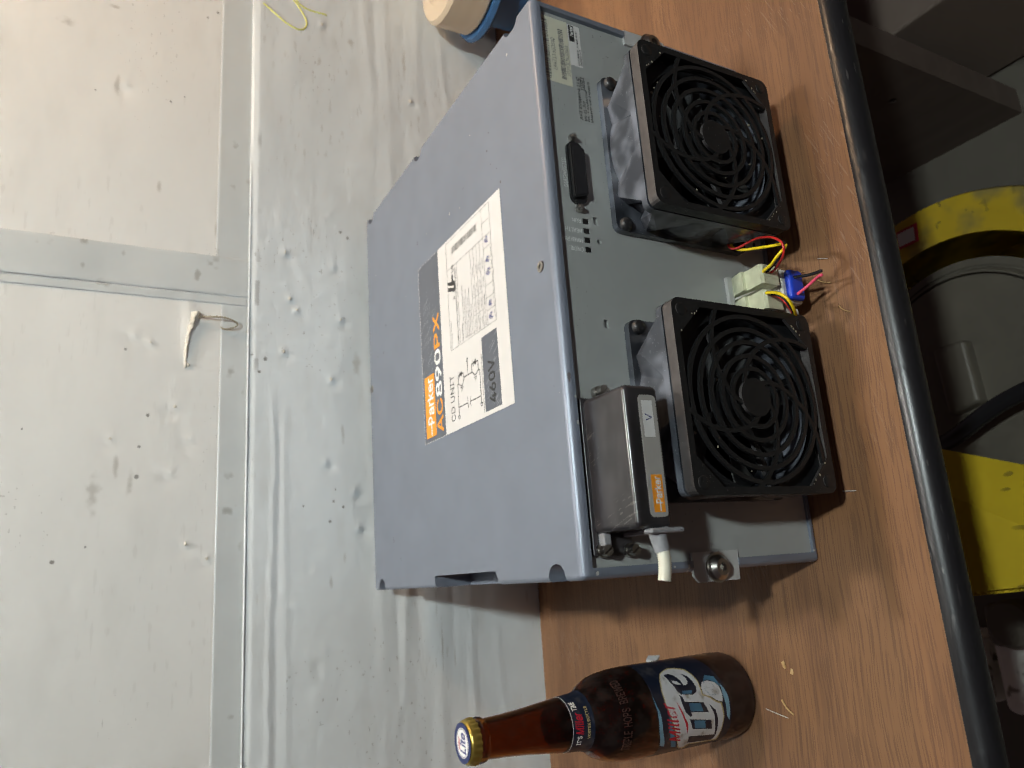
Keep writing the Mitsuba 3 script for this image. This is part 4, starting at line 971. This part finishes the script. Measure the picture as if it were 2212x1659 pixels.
TX, TY, TR = 0.205, 0.150, 0.232
m = lathe([(TR - 0.050, -0.508), (TR, -0.500), (TR + 0.003, -0.506), (TR - 0.01, -0.735), (0.0, -0.735), (0.0, -0.730), (TR - 0.05, -0.72)], 96)
put('yellow_tub__shell', under(m, (TX, TY, 0)), 'mat_yellow', 35)
st = np.array([(0.421, 0.202), (0.4225, 0.168), (0.397, 0.170), (0.396, 0.202)])
sl = lambda k: [tuple(q) for q in (st.mean(0) + (st - st.mean(0)) * k)]
put('yellow_tub__sticker', under(poly(sl(1.0), 0.001), (0, 0, -0.499)), 'mat_red_print')
put('yellow_tub__sticker__paper', under(poly(sl(0.72), 0.0005), (0, 0, -0.498)), 'mat_label_white')
tag('yellow_tub', 'scuffed yellow round tub on the floor under the bench', 'tub')
lid = m3.Manifold.cylinder(0.14, 0.158, 0.152, 72).translate((0, 0, -0.66)) + m3.Manifold.cylinder(0.012, 0.140, 0.134, 72).translate((0, 0, -0.522))
lid -= m3.Manifold.cylinder(0.01, 0.142, 0.142, 72).translate((0, 0, -0.5225)) - m3.Manifold.cylinder(0.02, 0.1385, 0.1385, 72).translate((0, 0, -0.53))
rc = [(0.250, 0.184), (0.252, 0.137), (0.167, 0.134), (0.156, 0.180)]
pr = sg.Polygon(rc).buffer(-0.008).buffer(0.008)
cs = lambda p_: m3.CrossSection([np.array(sg.polygon.orient(p_).exterior.coords)[:-1]])
lid -= m3.Manifold.cylinder(0.02, 0.1315, 0.1315, 72).translate((0, 0, -0.519)) - m3.Manifold.cylinder(0.04, 0.1280, 0.1280, 72).translate((0, 0, -0.53))
lid += m3.Manifold.batch_hull([m3.Manifold.sphere(0.006, 12).translate((x - TX, y - TY, z)) for x, y in pr.buffer(-0.008).simplify(0.002).exterior.coords for z in (-0.515, -0.498)])
put('shop_vacuum__lid', under(tm(lid), (TX, TY, 0)), 'mat_grey_plastic', 30)
put('shop_vacuum__hose', tube([(0.128, 0.22, -0.49), (0.130, 0.165, -0.475), (0.150, 0.120, -0.470), (0.165, 0.075, -0.47), (0.17, 0.0, -0.48)], 0.010, 14), 'mat_wire_black', True)
tag('shop_vacuum', 'dusty grey vacuum cleaner head with recessed handle, standing inside the yellow tub', 'vacuum cleaner')
put('brown_carton', rbox(0.70, 1.0, -0.10, 0.22, -0.735, -0.50, 0.004), 'mat_carton', 30); tag('brown_carton', 'brown carton on the floor right of the bench leg', 'carton')
# fluted yellow sheet
def sheet_pts(x, y, d):
    """(along, across) -> tilted sheet"""
    return None


quad = np.array([(0.1004, 0.094, -0.320), (0.0717, 0.018, -0.320), (-0.0359, 0.0134, -0.265), (-0.0397, 0.062, -0.265)])
c0, ex = quad[3], (quad[0] - quad[3]); ex /= np.linalg.norm(ex)
nrm = np.cross(quad[1] - quad[3], ex); nrm /= np.linalg.norm(nrm); nrm *= np.sign(nrm[2])
ey = np.cross(nrm, ex)
big = np.array([quad[3] + (quad[3] - quad[2]) * 5, quad[0] + (quad[0] - quad[1]) * 3.2, quad[1] - (quad[0] - quad[1]) * 1.2, quad[2] - (quad[3] - quad[2]) * 1.8])
def slab(pts, t, up):
    return trimesh.convex.convex_hull(np.vstack([pts + nrm * up, pts + nrm * (up - t)]))
put('fluted_sheet__face', slab(big, 0.0008, 0.0), 'mat_yellow_sheet')
put('fluted_sheet__back', slab(big, 0.0008, -0.0092), 'mat_yellow_sheet')
e0, e1 = big[0], big[3]
L = np.linalg.norm(e1 - e0); nf = int(L / 0.0070)
ins = (big[1] + big[2]) / 2 - (e0 + e1) / 2; ins /= np.linalg.norm(ins)
fl = []
for i in range(nf):
    c = e0 + (e1 - e0) * (i + 0.5) / nf
    fl.append(trimesh.convex.convex_hull(np.array([c + q * (e1 - e0) / L * 0.0014 + nrm * u + ins * s for q in (-1, 1) for u in (-0.0007, -0.0093) for s in (0.001, 0.06)])))
k = put('fluted_sheet__flute', cat(*fl), 'mat_yellow_sheet'); labels[k] = {'kind': 'stuff', 'label': 'row of flutes along the cut edge'}
tag('fluted_sheet', 'bright yellow fluted plastic sheet lying under the bench', 'plastic sheet')
# white jug and carton to the left of it
m = rbox(-0.215, -0.108, -0.02, 0.250, -0.735, -0.60, 0.012)
put('white_jug__body', m, 'mat_pail', 35)
put('white_jug__cap', cat(under(lathe([(0, -0.6), (0.03, -0.6), (0.03, -0.575), (0.026, -0.57), (0, -0.57)], 32), (-0.100, 0.205, 0)), rbox(-0.13, -0.075, -0.02, 0.245, -0.66, -0.585, 0.01)), 'mat_grey_plastic', 35)
tag('white_jug', 'dirty white plastic jug with grey cap on the floor at the left under the bench', 'jug')
put('grey_carton', rbox(-0.205, -0.122, 0.268, 0.385, -0.735, -0.595, 0.004), 'mat_pail', 30); tag('grey_carton', 'pale grey carton behind the white jug under the bench', 'carton')
put('floor_grit', rbox(0.505, 0.5085, 0.215, 0.219, -0.7405, -0.737, 0.001, 8), 'mat_label_white', True); tag('floor_grit', 'small white chip lying on the floor right of the yellow tub', 'chip')

# ------------------------------------------------------------------ shavings and fibres on the bench top
fib = [([(-0.103, 0.071), (-0.105, 0.060), (-0.107, 0.051)], 'mat_hair', 0.0003, 'thin white curved fibre on the bench in front of the bottle'),
       ([(-0.095, 0.054), (-0.101, 0.049), (-0.104, 0.045)], 'mat_straw', 0.0006, 'short straw sliver on the bench near the white fibre'),
       ([(0.210, -0.012), (0.206, -0.020), (0.2045, -0.028)], 'mat_straw', 0.0004, 'tan fibre on the bench right of the cut wire ends'),
       ([(0.194, -0.037), (0.191, -0.041), (0.188, -0.047)], 'mat_straw', 0.0004, 'tan fibre on the bench in front of the pink wire end'),
       ([(0.209, -0.040), (0.2075, -0.044), (0.206, -0.048)], 'mat_hair', 0.00025, 'pale fibre on the bench in the shadow of the right fan'),
       ([(0.170, -0.050), (0.166, -0.053), (0.163, -0.058)], 'mat_straw', 0.00035, 'curled tan fibre on the bench near the front edge'),
       ([(0.0450, -0.027), (0.0445, -0.032), (0.044, -0.037)], 'mat_hair', 0.0003, 'white fibre on the bench beside the left fan corner'),
       ([(0.0770, -0.010), (0.076, -0.014), (0.075, -0.019)], 'mat_hair', 0.00025, 'white fibre on the bench below the left fan')]
for pts, mat, r, lab in fib:
    k = put('fibre', tube([(x, y, r + 0.0004 + 0.0006 * (i == 1)) for i, (x, y) in enumerate(pts)], r, 6), mat, True); tag(k, lab, 'fibre')
for k_, (x, y, s) in enumerate(((-0.071, 0.047, 0.0034), (-0.075, 0.041, 0.0030))):
    r = np.random.default_rng(80 + k_)
    pts = [(s * math.cos(t) * r.uniform(0.5, 1.1), s * 0.55 * math.sin(t) * r.uniform(0.5, 1.1), 0.0004 + abs(r.normal()) * 0.0008) for t in np.linspace(0, 6.28, 9)[:-1]]
    m = trimesh.convex.convex_hull(np.vstack([pts, np.array(pts) * [0.6, 0.6, 0.2]])); m.apply_translation((x, y, 0))
    k = put('wood_shaving', m, 'mat_straw'); tag(k, ('pale wood shaving on the bench, nearer the wall of the two', 'pale wood shaving on the bench, nearer the front edge of the two')[k_], 'wood shaving')
